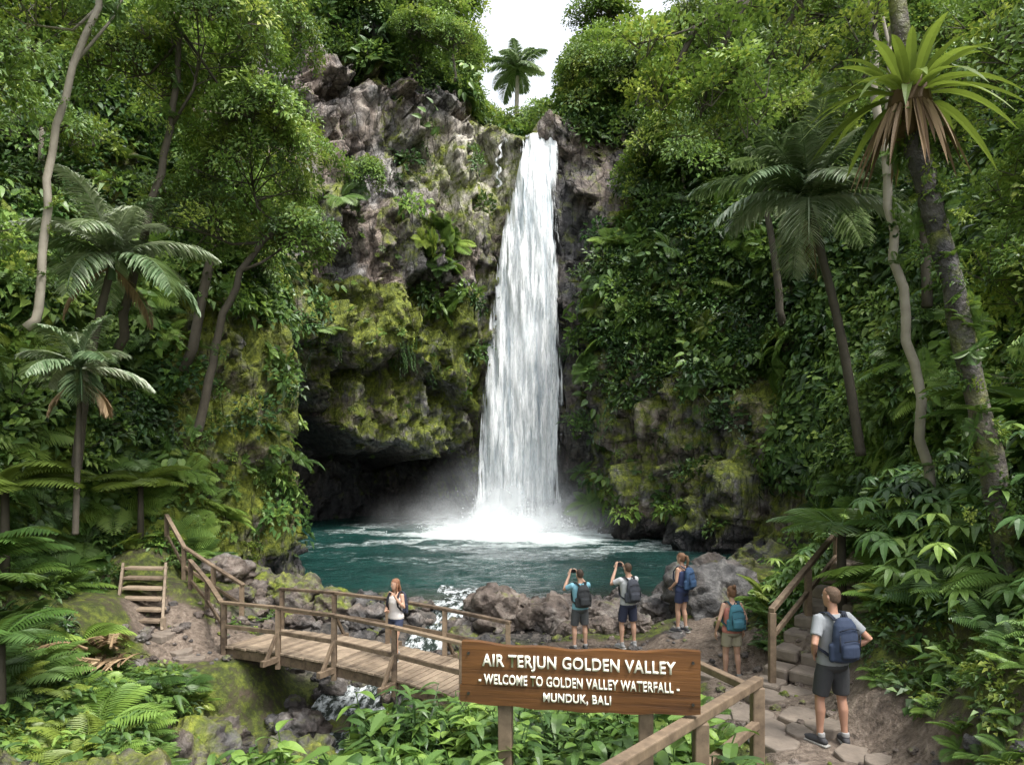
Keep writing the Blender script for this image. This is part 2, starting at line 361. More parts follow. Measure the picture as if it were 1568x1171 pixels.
# ---------------- scatter ----------------
def protocol(name,objs,realize=True):
    c=bpy.data.collections.new(name)
    for i,o in enumerate(objs): o.name='%s_%02d'%(name,i); c.objects.link(o)
    nt=bpy.data.node_groups.new(name,'GeometryNodeTree')
    nt.interface.new_socket('Geometry',in_out='INPUT',socket_type='NodeSocketGeometry')
    nt.interface.new_socket('Geometry',in_out='OUTPUT',socket_type='NodeSocketGeometry')
    gi=nt.nodes.new('NodeGroupInput'); go=nt.nodes.new('NodeGroupOutput')
    ip=nt.nodes.new('GeometryNodeInstanceOnPoints'); ci=nt.nodes.new('GeometryNodeCollectionInfo')
    ci.inputs['Collection'].default_value=c; ci.inputs['Separate Children'].default_value=True; ci.inputs['Reset Children'].default_value=True
    ip.inputs['Pick Instance'].default_value=True
    def na(n,t):
        a=nt.nodes.new('GeometryNodeInputNamedAttribute'); a.data_type=t; a.inputs['Name'].default_value=n
        return a.outputs['Attribute']
    L=nt.links.new
    L(gi.outputs[0],ip.inputs['Points']); L(ci.outputs[0],ip.inputs['Instance'])
    L(na('pick','INT'),ip.inputs['Instance Index']); L(na('rot','FLOAT_VECTOR'),ip.inputs['Rotation']); L(na('scl','FLOAT'),ip.inputs['Scale'])
    if realize:
        rz=nt.nodes.new('GeometryNodeRealizeInstances'); L(ip.outputs[0],rz.inputs[0]); L(rz.outputs[0],go.inputs[0])
    else: L(ip.outputs[0],go.inputs[0])
    return (nt,len(objs))
def rots(Dir,spin):
    Dn=Dir/np.linalg.norm(Dir,axis=1)[:,None]
    ref=np.tile([0.,0,1],(len(Dn),1)); ref[np.abs(Dn[:,2])>.95]=[1,0,0]
    a=np.cross(ref,Dn); a/=np.linalg.norm(a,axis=1)[:,None]; b=np.cross(Dn,a)
    c,s=np.cos(spin)[:,None],np.sin(spin)[:,None]
    x=a*c+b*s; y=-a*s+b*c
    return np.stack([np.arctan2(y[:,2],Dn[:,2]),-np.arcsin(np.clip(x[:,2],-1,1)),np.arctan2(x[:,1],x[:,0])],1)
def scatter(name,grp,P,Dir,scl,tint,parent=None,pick=None,spin=None):
    nt,n=grp; P=np.asarray(P,float); M=len(P)
    me=bpy.data.meshes.new(name); me.from_pydata(P.tolist(),[],[])
    if spin is None: spin=NR.uniform(0,6.283,M)
    r=rots(np.asarray(Dir,float),spin)
    me.attributes.new('rot','FLOAT_VECTOR','POINT').data.foreach_set('vector',r.astype(np.float32).ravel())
    me.attributes.new('scl','FLOAT','POINT').data.foreach_set('value',np.asarray(scl,np.float32))
    me.attributes.new('tint','FLOAT','POINT').data.foreach_set('value',np.clip(tint,0,1).astype(np.float32))
    pk=NR.integers(0,n,M) if pick is None else pick
    me.attributes.new('pick','INT','POINT').data.foreach_set('value',np.asarray(pk,np.int32))
    o=link(bpy.data.objects.new(name,me),parent)
    md=o.modifiers.new('scatter','NODES'); md.node_group=nt
    return o
def rv():
    while 1:
        v=V3((R.uniform(-1,1),R.uniform(-1,1),R.uniform(-1,1)))
        if .05<v.length<1: return v.normalized()
def pclump(n,rad,L,W,mat,zf=.7,droop=.3,up=.4,stem=None,seg=1):
    b=MB()
    for i in range(n):
        d=rv()
        if d.z<-.25: d.z=-d.z
        r=rad*(R.random()**.45); p=V3((d.x*r,d.y*r,d.z*r*zf))
        dd=(d+rv()*.6+V3((0,0,up-.3))).normalized()
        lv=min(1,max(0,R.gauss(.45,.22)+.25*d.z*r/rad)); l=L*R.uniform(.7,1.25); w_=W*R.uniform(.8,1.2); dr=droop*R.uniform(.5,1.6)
        if seg<2: b.kite(p,dd,V3((0,0,1)),l,w_*1.15,.15,dr,0,lv)
        else: b.leaf(p,dd,V3((0,0,1)),l,w_,seg,.12,dr,0,lv)
    if stem:
        for i in range(4):
            d=rv(); d.z=abs(d.z)
            b.tube([(0,0,-rad*.5),d*rad*.85],[.014,.004],3,1)
    return b.obj('p',[mat,BARK],do_link=False)
def pfern(nf,L,mat,wid=.2,elev=(.3,1.1)):
    b=MB()
    for i in range(nf):
        a=i*6.283/nf+R.uniform(-.3,.3); e=R.uniform(*elev); l=L*R.uniform(.75,1.1); lv=R.uniform(.25,.75)
        h=V3((math.cos(a),math.sin(a),0)); pts=[]; p=V3((0,0,0)); S=13
        for j in range(S+1):
            pts.append(p.copy()); ang=e-(j/S)**1.3*(e+.55); p=p+(h*math.cos(ang)+V3((0,0,1))*math.sin(ang))*l/S
        b.tube(pts[::3],[.008]*len(pts[::3]),3,0,lv=.4)
        sd=h.cross(V3((0,0,1)))
        for j in range(1,S+1):
            t=j/S; w=l*wid*2*math.sin(math.pi*(t*.85+.12))**.8
            fw=(pts[j]-pts[j-1]).normalized()
            for q in (0,.5):
                pp=pts[j]-fw*l/S*q
                for sg in (-1,1):
                    b.kite(pp,(sd*sg+fw*.35).normalized(),V3((0,0,1)),w,l/S*.62,.05,.22,0,min(1,lv+R.uniform(-.1,.1)))
    return b.obj('p',[mat],do_link=False)
def pbroad(n,mat,L=.3,W=.13,h=.7,spread=.5):
    b=MB()
    for s in range(n):
        a=R.uniform(0,6.283); rr=spread*R.random()**.5; top=V3((math.cos(a)*rr,math.sin(a)*rr,h*R.uniform(.5,1.1)))
        b0=V3((top.x*.2,top.y*.2,-.1))
        b.tube([b0,(b0+top)/2+V3((0,0,.1)),top],[.012,.009,.006],4,0,lv=.3)
        k=R.randint(7,11)
        for j in range(k):
            t=.3+.7*j/(k-1); p=b0.lerp(top,t)
            an=j*2.4+a; d=V3((math.cos(an),math.sin(an),R.uniform(.1,.6))).normalized()
            b.leaf(p,d,V3((0,0,1)),L*R.uniform(.6,1.15),W*R.uniform(.8,1.1),5,.16,R.uniform(.25,.8),0,min(1,max(0,R.gauss(.15+.4*t,.18))))
    return b.obj('p',[mat],do_link=False)
def pvine(mat,L=2.5):
    b=MB()
    for s in range(4):
        x,y=R.uniform(-.4,.4),R.uniform(-.4,.4); l=L*R.uniform(.5,1.1); n=int(l*12)
        pts=[V3((x+math.sin(i*.4+s)*.05,y+math.cos(i*.3)*.05,-l*i/n)) for i in range(n)]
        b.tube(pts[::4],[.006]*len(pts[::4]),3,0,lv=.2)
        for p in pts:
            d=V3((R.uniform(-1,1),R.uniform(-1,1),-.3)).normalized()
            b.kite(p,d,V3((0,0,1)),R.uniform(.1,.18),.07,.1,.6,0,R.random())
    return b.obj('p',[mat],do_link=False)
def pumbrella(mat,n=9):
    b=MB()
    for s in range(n):
        a=s*2.4; rr=R.uniform(.3,.8); top=V3((math.cos(a)*rr,math.sin(a)*rr,R.uniform(.1,.9)))
        b.tube([(0,0,-.4),top*.5+V3((0,0,.05)),top],[.015,.01,.007],4,0,lv=.2)
        k=R.randint(7,9); lv=R.uniform(.2,.8)
        for j in range(k):
            an=j*6.283/k; d=V3((math.cos(an),math.sin(an),.05)).normalized()
            b.leaf(top,d,V3((0,0,1)),R.uniform(.22,.34),.1,4,.12,R.uniform(.4,.9),0,min(1,lv+R.uniform(-.12,.12)))
    return b.obj('p',[mat],do_link=False)
def pheart(mat,n=16,L=.34,seg=3):
    b=MB(); pr=lambda t: (1-t)**.6*(min(1,t*6+.5))
    for s in range(n):
        a=s*2.4; rr=R.uniform(.15,.6); top=V3((math.cos(a)*rr,math.sin(a)*rr,R.uniform(0,.6)))
        b.tube([(0,0,-.1),top],[.01,.007],3,0,lv=.2)
        d=V3((math.cos(a),math.sin(a),-.35)).normalized()
        b.leaf(top-d*L*.2,d,V3((0,0,1)),L*R.uniform(.7,1.2),L*.75,seg,.12,.25,0,R.uniform(.2,.9),pr)
    return b.obj('p',[mat],do_link=False)
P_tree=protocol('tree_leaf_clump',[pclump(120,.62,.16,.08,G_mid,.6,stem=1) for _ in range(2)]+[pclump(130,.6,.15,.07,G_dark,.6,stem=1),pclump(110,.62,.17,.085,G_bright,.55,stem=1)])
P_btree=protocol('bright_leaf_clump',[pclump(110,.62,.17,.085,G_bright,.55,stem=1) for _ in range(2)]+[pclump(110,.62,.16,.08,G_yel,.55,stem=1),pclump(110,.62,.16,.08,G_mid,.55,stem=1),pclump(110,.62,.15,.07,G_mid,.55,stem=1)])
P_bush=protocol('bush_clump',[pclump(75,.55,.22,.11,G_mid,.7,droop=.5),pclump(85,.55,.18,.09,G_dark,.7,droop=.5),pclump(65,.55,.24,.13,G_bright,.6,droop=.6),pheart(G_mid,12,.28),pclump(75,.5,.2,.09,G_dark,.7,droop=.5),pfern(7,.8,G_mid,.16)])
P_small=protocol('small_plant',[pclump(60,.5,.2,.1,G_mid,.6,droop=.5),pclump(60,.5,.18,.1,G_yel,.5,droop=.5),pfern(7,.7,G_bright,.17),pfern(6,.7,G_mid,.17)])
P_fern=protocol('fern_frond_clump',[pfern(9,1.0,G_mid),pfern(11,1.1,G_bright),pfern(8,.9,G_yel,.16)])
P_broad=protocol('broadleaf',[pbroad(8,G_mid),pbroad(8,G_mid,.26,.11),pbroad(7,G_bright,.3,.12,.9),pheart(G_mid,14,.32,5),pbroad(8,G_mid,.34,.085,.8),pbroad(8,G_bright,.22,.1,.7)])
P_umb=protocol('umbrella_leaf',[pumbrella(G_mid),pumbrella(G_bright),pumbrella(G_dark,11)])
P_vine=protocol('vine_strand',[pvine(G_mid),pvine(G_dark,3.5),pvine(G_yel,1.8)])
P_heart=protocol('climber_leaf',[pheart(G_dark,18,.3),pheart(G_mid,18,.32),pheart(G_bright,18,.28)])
def pick(w,n):
    w=w*vis; return NR.choice(len(w),n,p=w/w.sum())
UP=np.array([0,0,1.])
def onsheet(name,grp,w,n,smin,smax,out_=.3,nw=.7,uw=.6,far=0.0):
    i=pick(w*area,n); P=Pn[i]+SN[i]*NR.uniform(-.1,out_,n)[:,None]+NR.normal(0,.12,(n,3))
    Dr=SN[i]*nw+UP*uw+NR.normal(0,.25,(n,3))
    s=NR.uniform(smin,smax,n)*(1+far*np.clip(dist[i]-18,0,40)/25)
    t=.5+1.7*(fbm(P*.35,3,70)-.5)+NR.uniform(-.25,.25,n)
    scatter(name,grp,P,Dr,s,t)
wd=1/(1+(dist/22)**2)
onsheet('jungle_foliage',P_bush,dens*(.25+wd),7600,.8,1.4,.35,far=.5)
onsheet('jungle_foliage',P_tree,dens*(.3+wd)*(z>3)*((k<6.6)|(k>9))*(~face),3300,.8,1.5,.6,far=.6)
lowm=(z<12)&((k<5.5)|(k>18.5))
onsheet('fern_foliage',P_fern,dens*wd*lowm,550,.8,1.3,.3,.8,.5)
onsheet('fern_foliage',P_fern,(lf&(z>12)&(z<17)&(np.abs(Pn[:,0]+4.2)<1.2))*1.*(nz3>.48),22,.9,1.4,.15,1,.5)
onsheet('fern_foliage',P_fern,((k>15)&(k<20)&(z>8)&(z<22))*1.*(nz3>.45),230,.9,1.5,.3,1,.5)
onsheet('climbing_plants',P_heart,((k>18)&(k<21.5)&(z>3)&(z<13))*1.*(nz2>.42),700,.9,1.3,.4,1,.2)
onsheet('hanging_vines',P_vine,dens*(z>8)*(.4+(nz>.55))*(~face),300,.8,1.6,.7,0.01,1.)
rk=roof[np.clip((k/26*679).astype(int),0,679)]
ov=((k>8.8)&(k<12.5)&(z>rk-.3)&(z<rk+1.6))*1.
onsheet('hanging_vines',P_vine,ov,24,.35,.6,.15,.01,1.)
onsheet('cliff_moss_plants',P_small,.5*ov+.3*face*(nz3>.54),200,.3,.55,.05)
onsheet('cliff_moss_plants',P_small,((k>4.5)&(k<8.2)&(z>.6)&(z<10))*(1.-.6*(k>6.5))*(nz3>.47),420,.25,.65,.08)
onsheet('cliff_moss_plants',P_small,((k>15)&(k<19.4)&(z>1.5)&(z<9))*1.*(nz3>.5),260,.3,.65,.12)
# ---------------- trees ----------------
def crownpts(c,r,n,zf=.75):
    d=NR.normal(0,1,(n,3)); d/=np.linalg.norm(d,axis=1)[:,None]; d[:,2]=np.where(d[:,2]<-.3,-d[:,2],d[:,2])
    lump=.45+1.0*fbm(d*1.7+np.array(c)[None],3,90)
    rr=r*NR.uniform(.55,1,n)*lump
    return np.array(c)+d*rr[:,None]*np.array([1,1,zf]),d
def tree(name,pts,r0,r1,crowns,grp,bark=BARK,cs=(.8,1.3),tint=.45):
    e=empty(name,pts[0]); o=np.array(pts[0]); b=MB()
    tp,_=catmull(np.array(pts)-o,max(8,len(pts)*4)); n=len(tp)
    tp=tp+NR.normal(0,.035,tp.shape)
    b.tube(tp,[r0+(r1-r0)*i/(n-1) for i in range(n)],10)
    AP=[];AD=[]
    for c,r,cn in crowns:
        P,d=crownpts(np.array(c)-o,r,cn)
        AP.append(P);AD.append(d*.8+UP*.5)
        c0=np.array(c)-o; st=tp[int(n*.6+R.random()*n*.38)]
        lr=max(.03,r1*.7)
        mid=(st+c0)/2+np.array([R.uniform(-.3,.3),R.uniform(-.3,.3),-.2])
        b.tube([st,mid,c0],[lr,lr*.7,lr*.4],6)
        for j in range(min(14,cn//5)):
            q=P[R.randrange(cn)]; s=mid+(c0-mid)*R.random()
            b.tube([s,(s+q)/2+NR.normal(0,.12,3),q],[lr*.4,lr*.25,.008],5)
    b.obj('trunk',[bark],e,True)
    P=np.concatenate(AP); scatter('crown',grp,P,np.concatenate(AD),NR.uniform(*cs,len(P)),tint+1.3*(fbm((P+o)*.7,3,77)-.5)+NR.uniform(-.25,.25,len(P)),e)
    tt=tp[NR.integers(0,n,16)]+NR.normal(0,.1,(16,3)); scatter('trunk_plants',P_small,tt,NR.normal(0,1,(16,3))+UP*.3,NR.uniform(.2,.5,16),NR.uniform(.1,.8,16),e)
    return e
tree('tropical_tree',[(-8.4,18.2,5),(-7.9,18,6.9),(-7.3,18,9.0),(-6.2,18,10.6)],.13,.07,[((-6.9,18,11.9),2.1,80),((-5.9,18.3,10.2),1.2,36),((-8.3,17.6,10.4),1.6,46)],P_btree,cs=(.6,.9),tint=.5)
tree('tropical_tree',[(-9.2,13,7),(-8.9,13,8.3),(-8.75,13,10.6),(-7.9,13,13.3),(-7.6,13,16)],.085,.05,[((-7.0,13.2,14.6),1.5,38),((-9.3,13,12.8),1.4,38)],P_btree,BARKL,cs=(.6,.9),tint=.6)
tree('tropical_tree',[(-9.2,16,7),(-8.7,16,9.5),(-8.0,16,12.2),(-7.8,16,14.5)],.11,.06,[((-7.2,16,14.2),1.9,66),((-8.9,16,13.4),1.7,55),((-6.3,16.6,12.6),1.2,36)],P_btree,cs=(.6,1.),tint=.6)
tree('tropical_tree',[(-9.8,20.5,7),(-9,21,12),(-8.5,21,16),(-7.9,21,19)],.16,.09,[((-8.0,21,17.6),2.1,80),((-9.5,21,15.4),2.2,70),((-7.4,21.5,14.8),1.3,40),((-8.6,21,12.4),1.4,40)],P_btree,cs=(.7,1.1),tint=.55)
tree('tropical_tree',[(-10.2,27,10),(-9.6,27,12),(-9.1,27,14)],.1,.06,[((-9.0,27,13.6),1.3,40),((-10,27,15.0),1.6,50)],P_btree,cs=(.7,1.1),tint=.6)
tree('tropical_tree',[(-10,24,8.5),(-9.6,23.6,9.6),(-9.2,23.4,10.6)],.09,.05,[((-9.0,23.2,10.9),1.3,44),((-9.9,22.5,9.4),1.3,40)],P_btree,cs=(.6,1.),tint=.6)
tree('tropical_tree',[(-10.5,11,5),(-10,11,8),(-9.4,11,11)],.12,.07,[((-9.0,11,10.8),1.4,50),((-8.6,10.5,12.5),1.2,40),((-9.3,11,8.2),1.0,34)],P_btree,cs=(.5,.85),tint=.6)
tree('cliff_shrub',[(-7.9,35.2,16.5),(-7.8,34.8,17.4),(-7.6,34.6,18.2)],.08,.05,[((-7.6,34.6,18.3),1.1,26)],P_btree,cs=(.7,1.),tint=.6)
tree('cliff_shrub',[(-3.2,38.8,25.4),(-3.3,38.6,26.4),(-3.3,38.6,27.4)],.08,.05,[((-3.3,39,27.9),1.3,30),((-5.3,38.6,27.8),1.5,38)],P_btree,cs=(.8,1.3),tint=.6)
tree('tropical_tree',[(9.5,24,9),(9,24,13),(8.2,24,17)],.14,.07,[((8,24,17.5),2.3,75),((9.5,23,15),2,60),((6.6,24.6,19.2),1.7,45)],P_btree,tint=.45)
tree('tropical_tree',[(9.8,16,8),(9.5,16,12),(8.9,16,15)],.12,.07,[((8.8,16,14.2),1.8,55),((10,15.5,12),2,60),((7.2,16.5,15.2),1.5,40)],P_btree,cs=(.6,1.),tint=.5)
tree('tropical_tree',[(8.2,9.5,5),(8.0,9.5,8),(7.7,9.5,10.5)],.1,.06,[((7.4,9.5,10.2),1.3,50),((8,9.5,8.4),1.3,55),((7.4,9.2,7.0),1.0,38)],P_btree,cs=(.5,.8),tint=.5)
# forest on slopes and ridge
i=pick((((z>12)&(dens>.8)&(~lf))|((z>28)&(np.abs(Pn[:,0]-1)>2)))*area*(.4+.6*(z>18)),215)
AP=[];AD=[];AT=[];AS=[]; tb=MB()
CR=[]
for j in i:
    c=Pn[j]+SN[j]*np.array([1,1,.3])*.8+np.array([0,0,R.uniform(.6,2.6)]); r=R.uniform(1.1,2.2)*(1+.5*(dist[j]>34))
    if c[1]>29 and -.36<c[0]/c[1]<.02 and c[2]<29.3: continue
    if abs(c[0]-1.2)<1.4*(c[1]/45)+r*.9 and c[1]>36 and c[2]>21:
        if c[1]<50: continue
        c[2]=min(c[2],4.8+.46*c[1])
    CR.append((Pn[j],c,r))
for c,r in [((-5.2,46,33.5),2.4),((-4.0,47,30.5),1.9),((-7.5,46,36),2.5),((-3.9,48,36.0),1.8),((-3.6,49,32.8),1.6),((6.0,46,33),2.2),((7.2,46,36.5),2.5),((5.4,47,29),1.9),((-3.0,52,30),1.6),((5.2,52,30),1.8),((3.4,55,30.5),1.6),((-1.2,58,30.5),1.8),((1.8,60,30.5),1.5),((-.2,55,28.6),1.5),((2.6,50,27.4),1.3),((-2.4,47,27.0),1.3)]:
    CR.append((np.array(c)-np.array([0,-.5,4.5]),np.array(c),r))
for q,c,r in CR:
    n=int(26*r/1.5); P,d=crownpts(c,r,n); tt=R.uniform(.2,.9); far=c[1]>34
    AP.append(P);AD.append(d*.8+UP*.5);AT.append(tt+NR.uniform(-.25,.25,n)+d[:,2]*.2+.15*far);AS.append(NR.uniform(.8,1.3,n)*(1+.45*far))  # far crowns get a lighter tint: aerial haze put into the leaf colour
    tb.tube([q,(q+c)/2+NR.normal(0,.2,3),c+np.array([0,0,.5])],[.12,.1,.05],6)
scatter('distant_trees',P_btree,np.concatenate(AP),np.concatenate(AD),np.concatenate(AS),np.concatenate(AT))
for _ in range(34):
    q=Pn[pick((z>20)*(dens>.5)*area,1)[0]]; h=R.uniform(4,8); l=R.uniform(-.6,.6)
    if abs(q[0]-1)<4.5 and q[1]>36: continue
    tb.tube([q,q+np.array([l*.4,0,h*.5]),q+np.array([l,0,h])],[.1,.08,.05],6)
tb.obj('distant_tree_trunks',[BARKL],smooth=True)
# ---------------- palms ----------------
def frond(b,base,az,el,L,n=24,lw=.035,ll=.55,droop=1.3,mi=0,lvb=.5,hang=.5):
    h=V3((math.cos(az),math.sin(az),0)); pts=[];p=V3(base);S=n
    for j in range(S+1):
        pts.append(p.copy()); a=el-(j/S)**1.4*droop; p=p+(h*math.cos(a)+V3((0,0,1))*math.sin(a))*L/S
    b.tube(pts[::3]+[pts[-1]],[.028*(1-.8*q/(len(pts[::3]))) for q in range(len(pts[::3])+1)],5,mi,lv=lvb)
    sd=h.cross(V3((0,0,1)))
    for j in range(2,S+1):
        t=j/S; fw=(pts[j]-pts[j-1]).normalized()
        l=ll*(math.sin(math.pi*(t*.8+.16))**.7)
        for q in (0,.33,.66):
            pp=pts[j]-fw*L/S*q
            for sg in (-1,1):
                d=(sd*sg+fw*.75+V3((0,0,.15))+rv()*.1).normalized()
                b.leaf(pp,d,V3((0,0,1)),l*R.uniform(.85,1.1),lw,3,.1,hang*R.uniform(.7,1.3),mi,min(1,max(0,lvb+R.uniform(-.2,.2))))
def palm(name,pts,r,fl,nf,mat=G_palm,bark=BARK,dry=2,droop=1.3,lw=.035,ll=.55):
    e=empty(name,pts[0]); o=np.array(pts[0]); tp,_=catmull(np.array(pts)-o,40)
    b=MB(); b.tube(tp,[r*(1.2-.4*i/39)*(1+.1*(i%2)) for i in range(40)],10); b.obj('trunk',[bark],e,True)
    b=MB(); top=V3(tp[-1])
    b.tube([top-V3((0,0,.3)),top+V3((0,0,.5))],[r*1.1,r*.4],8,0,lv=.4)
    for i in range(nf):
        el=1.35-1.5*(i/nf)+R.uniform(-.15,.15); az=i*2.4+R.uniform(-.3,.3)
        frond(b,top+V3((0,0,.2)),az,el,fl*R.uniform(.8,1.15),droop=droop*R.uniform(.85,1.15),lvb=R.uniform(.4,1.),lw=lw,ll=ll)
    for i in range(dry):
        frond(b,top,i*2.7+1,-.6,fl*.7,n=12,droop=.9,mi=1,ll=.35)
    b.obj('fronds',[mat,G_dry],e)
palm('palm_tree',[(9.0,17.6,4.5),(8.5,17.6,7.5),(7.9,17.6,10),(7.65,17.6,10.9)],.1,3.0,21,lw=.08,ll=.8,dry=1)
palm('palm_tree',[(-9.6,15,4),(-9.3,15,6.5),(-8.8,15,8.7)],.09,2.2,17,lw=.06,ll=.6)
palm('palm_tree',[(.6,60,28),(.4,60,33),(.5,60,37.4)],.2,3.0,15,G_palm,BARKL,dry=0,lw=.12,ll=1.,droop=1.35)
palm('palm_tree',[(-8.7,13.6,3),(-8.6,13.6,6.1)],.05,1.3,11,G_palm,dry=3,lw=.05,ll=.45)
# mossy tree with bird's nest fern
e=empty('mossy_tree',(5.9,8.1,3)); o=np.array((5.9,8.1,3))
tp,_=catmull(np.array([(5.9,8.1,2.6),(5.75,8,3.8),(5.5,8,5.1),(5.05,8,7.1),(4.75,8,8.3),(4.6,8,9.3)])-o,30)
b=MB(); b.tube(tp+NR.normal(0,.014,tp.shape),[.14-.03*i/29+R.uniform(-.014,.014) for i in range(30)],12)
tq,_=catmull(np.array([(4.6,8,9.3),(4.3,8,11),(3.4,8,12.4)])-o,8); b.tube(tq,[.1,.1,.09,.08,.07,.06,.05,.04],8)
b.obj('trunk',[BARKM],e,True)
P=tp[NR.integers(3,26,150)]+NR.normal(0,.09,(150,3)); scatter('trunk_plants',P_small,P,NR.normal(0,1,(150,3))+UP*.3,NR.uniform(.15,.36,150),NR.uniform(.1,.8,150),e)
b=MB(); top=V3(tp[-4])
for i in range(46):
    az=i*2.4; el=1.35-1.35*(i/46)
    d=V3((math.cos(az)*math.cos(el),math.sin(az)*math.cos(el),math.sin(el)))
    b.leaf(top+V3((math.cos(az),math.sin(az),0))*.1,d,V3((0,0,1)),R.uniform(.9,1.35),.12,9,.2,.45 if el>.7 else .7,0,R.uniform(.1,.9),lambda t:min(1,.3+t*2.2)*(1-t**4))
for i in range(30):
    az=R.uniform(0,6.28); d=V3((math.cos(az)*.45,math.sin(az)*.45,-.7)).normalized()
    b.leaf(top+V3((math.cos(az),math.sin(az),.0))*.14,d,V3((math.cos(az),math.sin(az),.3)),R.uniform(.4,.95),.07,6,.4,.3,1,R.random()*.6,lambda t:min(1,.4+t*2)*(1-t**4))
b.tube([top-V3((0,0,.35)),top-V3((0,0,.1)),top+V3((0,0,.1))],[.14,.24,.2],10,1,True,lv=.0)
b.obj('birds_nest_fern',[G_yel,G_dry],e)
tree('slender_tree',[(6.9,11,3.5),(6.45,11,5.9),(6.2,11,8),(5.9,11,10.1),(5.7,11,13)],.08,.06,[((5.9,11.4,13.2),1.3,30)],P_btree,BARKL,cs=(.6,.9))
# overhanging branch
e=empty('overhanging_branch',(4.6,8,11.0)); o=np.array((4.6,8,11.0)); b=MB(); AP=[]
for br in ([(3.9,8,11.8),(3.6,8.1,10.4),(2.8,8.1,10.1),(2.2,8.2,9.8),(1.5,8.2,9.6)],[(2.8,8.1,10.1),(2.4,8,9.3),(2.2,8,8.6)],[(2.2,8.2,9.8),(1.9,8.3,9.2),(1.6,8.3,8.9)],[(3.6,8.1,10.4),(3.2,8.4,9.6),(2.9,8.4,9.2)],[(3.9,8,11.8),(4.6,8.6,10.2),(4.0,8.6,9.5)],[(2.4,8,9.3),(2.7,7.8,8.6)]):
    tp,_=catmull(np.array(br)-o,10); b.tube(tp,[.045-.0038*i for i in range(10)],6)
    AP.append(tp[3:])
b.obj('limbs',[BARK],e,True)
AP=np.concatenate(AP); AP=np.repeat(AP,2,0)+NR.normal(0,.16,(len(AP)*2,3))
scatter('leaves',P_btree,AP,NR.normal(0,1,AP.shape)*.4+UP,NR.uniform(.35,.6,len(AP)),NR.uniform(.7,1,len(AP)),e)
# ---------------- ground vegetation ----------------
def ground_pts(n,x0,x1,y0,y1,pmin=.95,smin=1.1,fn=None):
    x=NR.uniform(x0,x1,n*4); y=NR.uniform(y0,y1,n*4)
    ok=(pdist(x,y)>pmin)&(sdist(x,y)>smin)
    inb=(x>-6.3)&(x<0)&(y>12)&(y<18); ok&=~inb
    ok&=~((x>-9.9)&(x<-7.0)&(y>13.9)&(y<18.2))
    if fn is not None: ok&=fn(x,y)
    x=x[ok][:n];y=y[ok][:n]; zz_=hgt(x,y); return np.stack([x,y,zz_],1)
def gs(name,grp,P,a,b_,t0=.2,t1=.9):
    n=len(P); scatter(name,grp,P,NR.normal(0,.18,(n,3))+UP,NR.uniform(a,b_,n),NR.uniform(t0,t1,n))
gs('undergrowth',P_broad,ground_pts(230,-3.3,2.0,4.6,8.8,.9,.2),.65,1.15,.1,.85)
gs('undergrowth',P_fern,ground_pts(110,-4.0,2.2,4.,9,.9,.2),.5,1.,.2,.9)
gs('undergrowth',P_small,ground_pts(260,-3.3,2.6,8,11.8,.9,.9,lambda x,y:y<11.5),.35,.8,.1,.9)
gs('undergrowth',P_small,ground_pts(160,-.3,3,10.5,13.8,.75),.25,.5,.2,.9)
gs('undergrowth',P_small,ground_pts(90,-7,8,16,20,.7,1.3,lambda x,y:(x>4.5)|(x<-5.2)),.2,.45,.2,.9)
gs('ravine_plants',P_small,ground_pts(650,-8.4,-3.6,6,14.2,1,1.0,lambda x,y:(y<12.6)|(x<-5.8)),.3,.75,.1,.9)
gs('ravine_plants',P_fern,ground_pts(110,-8.4,-4.2,6,13.6,1,.9),.4,.85,.2,.9)
gs('ravine_plants',P_broad,ground_pts(50,-7.8,-4.6,6.5,13.4,1,1.4),.5,.8,.1,.7)
gs('right_bank_plants',P_umb,ground_pts(130,5.1,9,6.8,14,1.0,.5),.7,1.1,.1,.9)
gs('right_bank_plants',P_bush,ground_pts(460,4.6,9.5,4.5,16,.7),.25,.7,.1,.8)
gs('right_bank_plants',P_small,ground_pts(620,3.0,6.4,3.4,9.6,.72,1,lambda x,y:x>3.3+.1*(y-4)),.14,.42,.1,.8)
gs('right_bank_plants',P_fern,ground_pts(80,4.6,9,6,15,.8),.5,1.,.2,.9)
gs('right_bank_plants',P_bush,ground_pts(230,4.6,10.5,14.5,22,.7,1,lambda x,y:x>4.9+(y-14)*.42),.5,1.,.3,1)
gs('left_bank_plants',P_bush,ground_pts(320,-12,-6.3,6,21,.7,1.3,lambda x,y:(x<-8.0)|(y<13)),.4,.9,.1,.8)
gs('left_bank_plants',P_broad,ground_pts(90,-12,-6.6,7.5,20,.8,1.6,lambda x,y:(x<-8.4)|(y<12)),.6,.95,.1,.8)
gs('left_bank_plants',P_fern,ground_pts(90,-12,-5.9,7,20,.8,1.2,lambda x,y:(x<-8.2)|(y<13)),.7,1.3,.2,.9)
def treefern(pos,h,L,n=12,grp=G_bright):
    e=empty('tree_fern',pos); b=MB(); b.tube([(0,0,-.5),(0,0,h)],[.09,.07],8); b.obj('trunk',[BARK],e,True)
    f=pfern(n,L,grp,.2,(.3,1.0)); f.name='fronds'; f.location=(0,0,h); link(f,e)
treefern((5.6,11.6,2.3),1.0,1.4); treefern((-10.1,13.6,2.6),1.3,1.7,14,G_yel); treefern((-9.2,11.6,1.6),1.2,1.5); treefern((7.0,9.6,3.8),1.3,1.5); treefern((-9.9,18.2,2.5),1.2,1.6,12,G_yel); treefern((-7.8,10.4,.6),1.2,1.2,11)
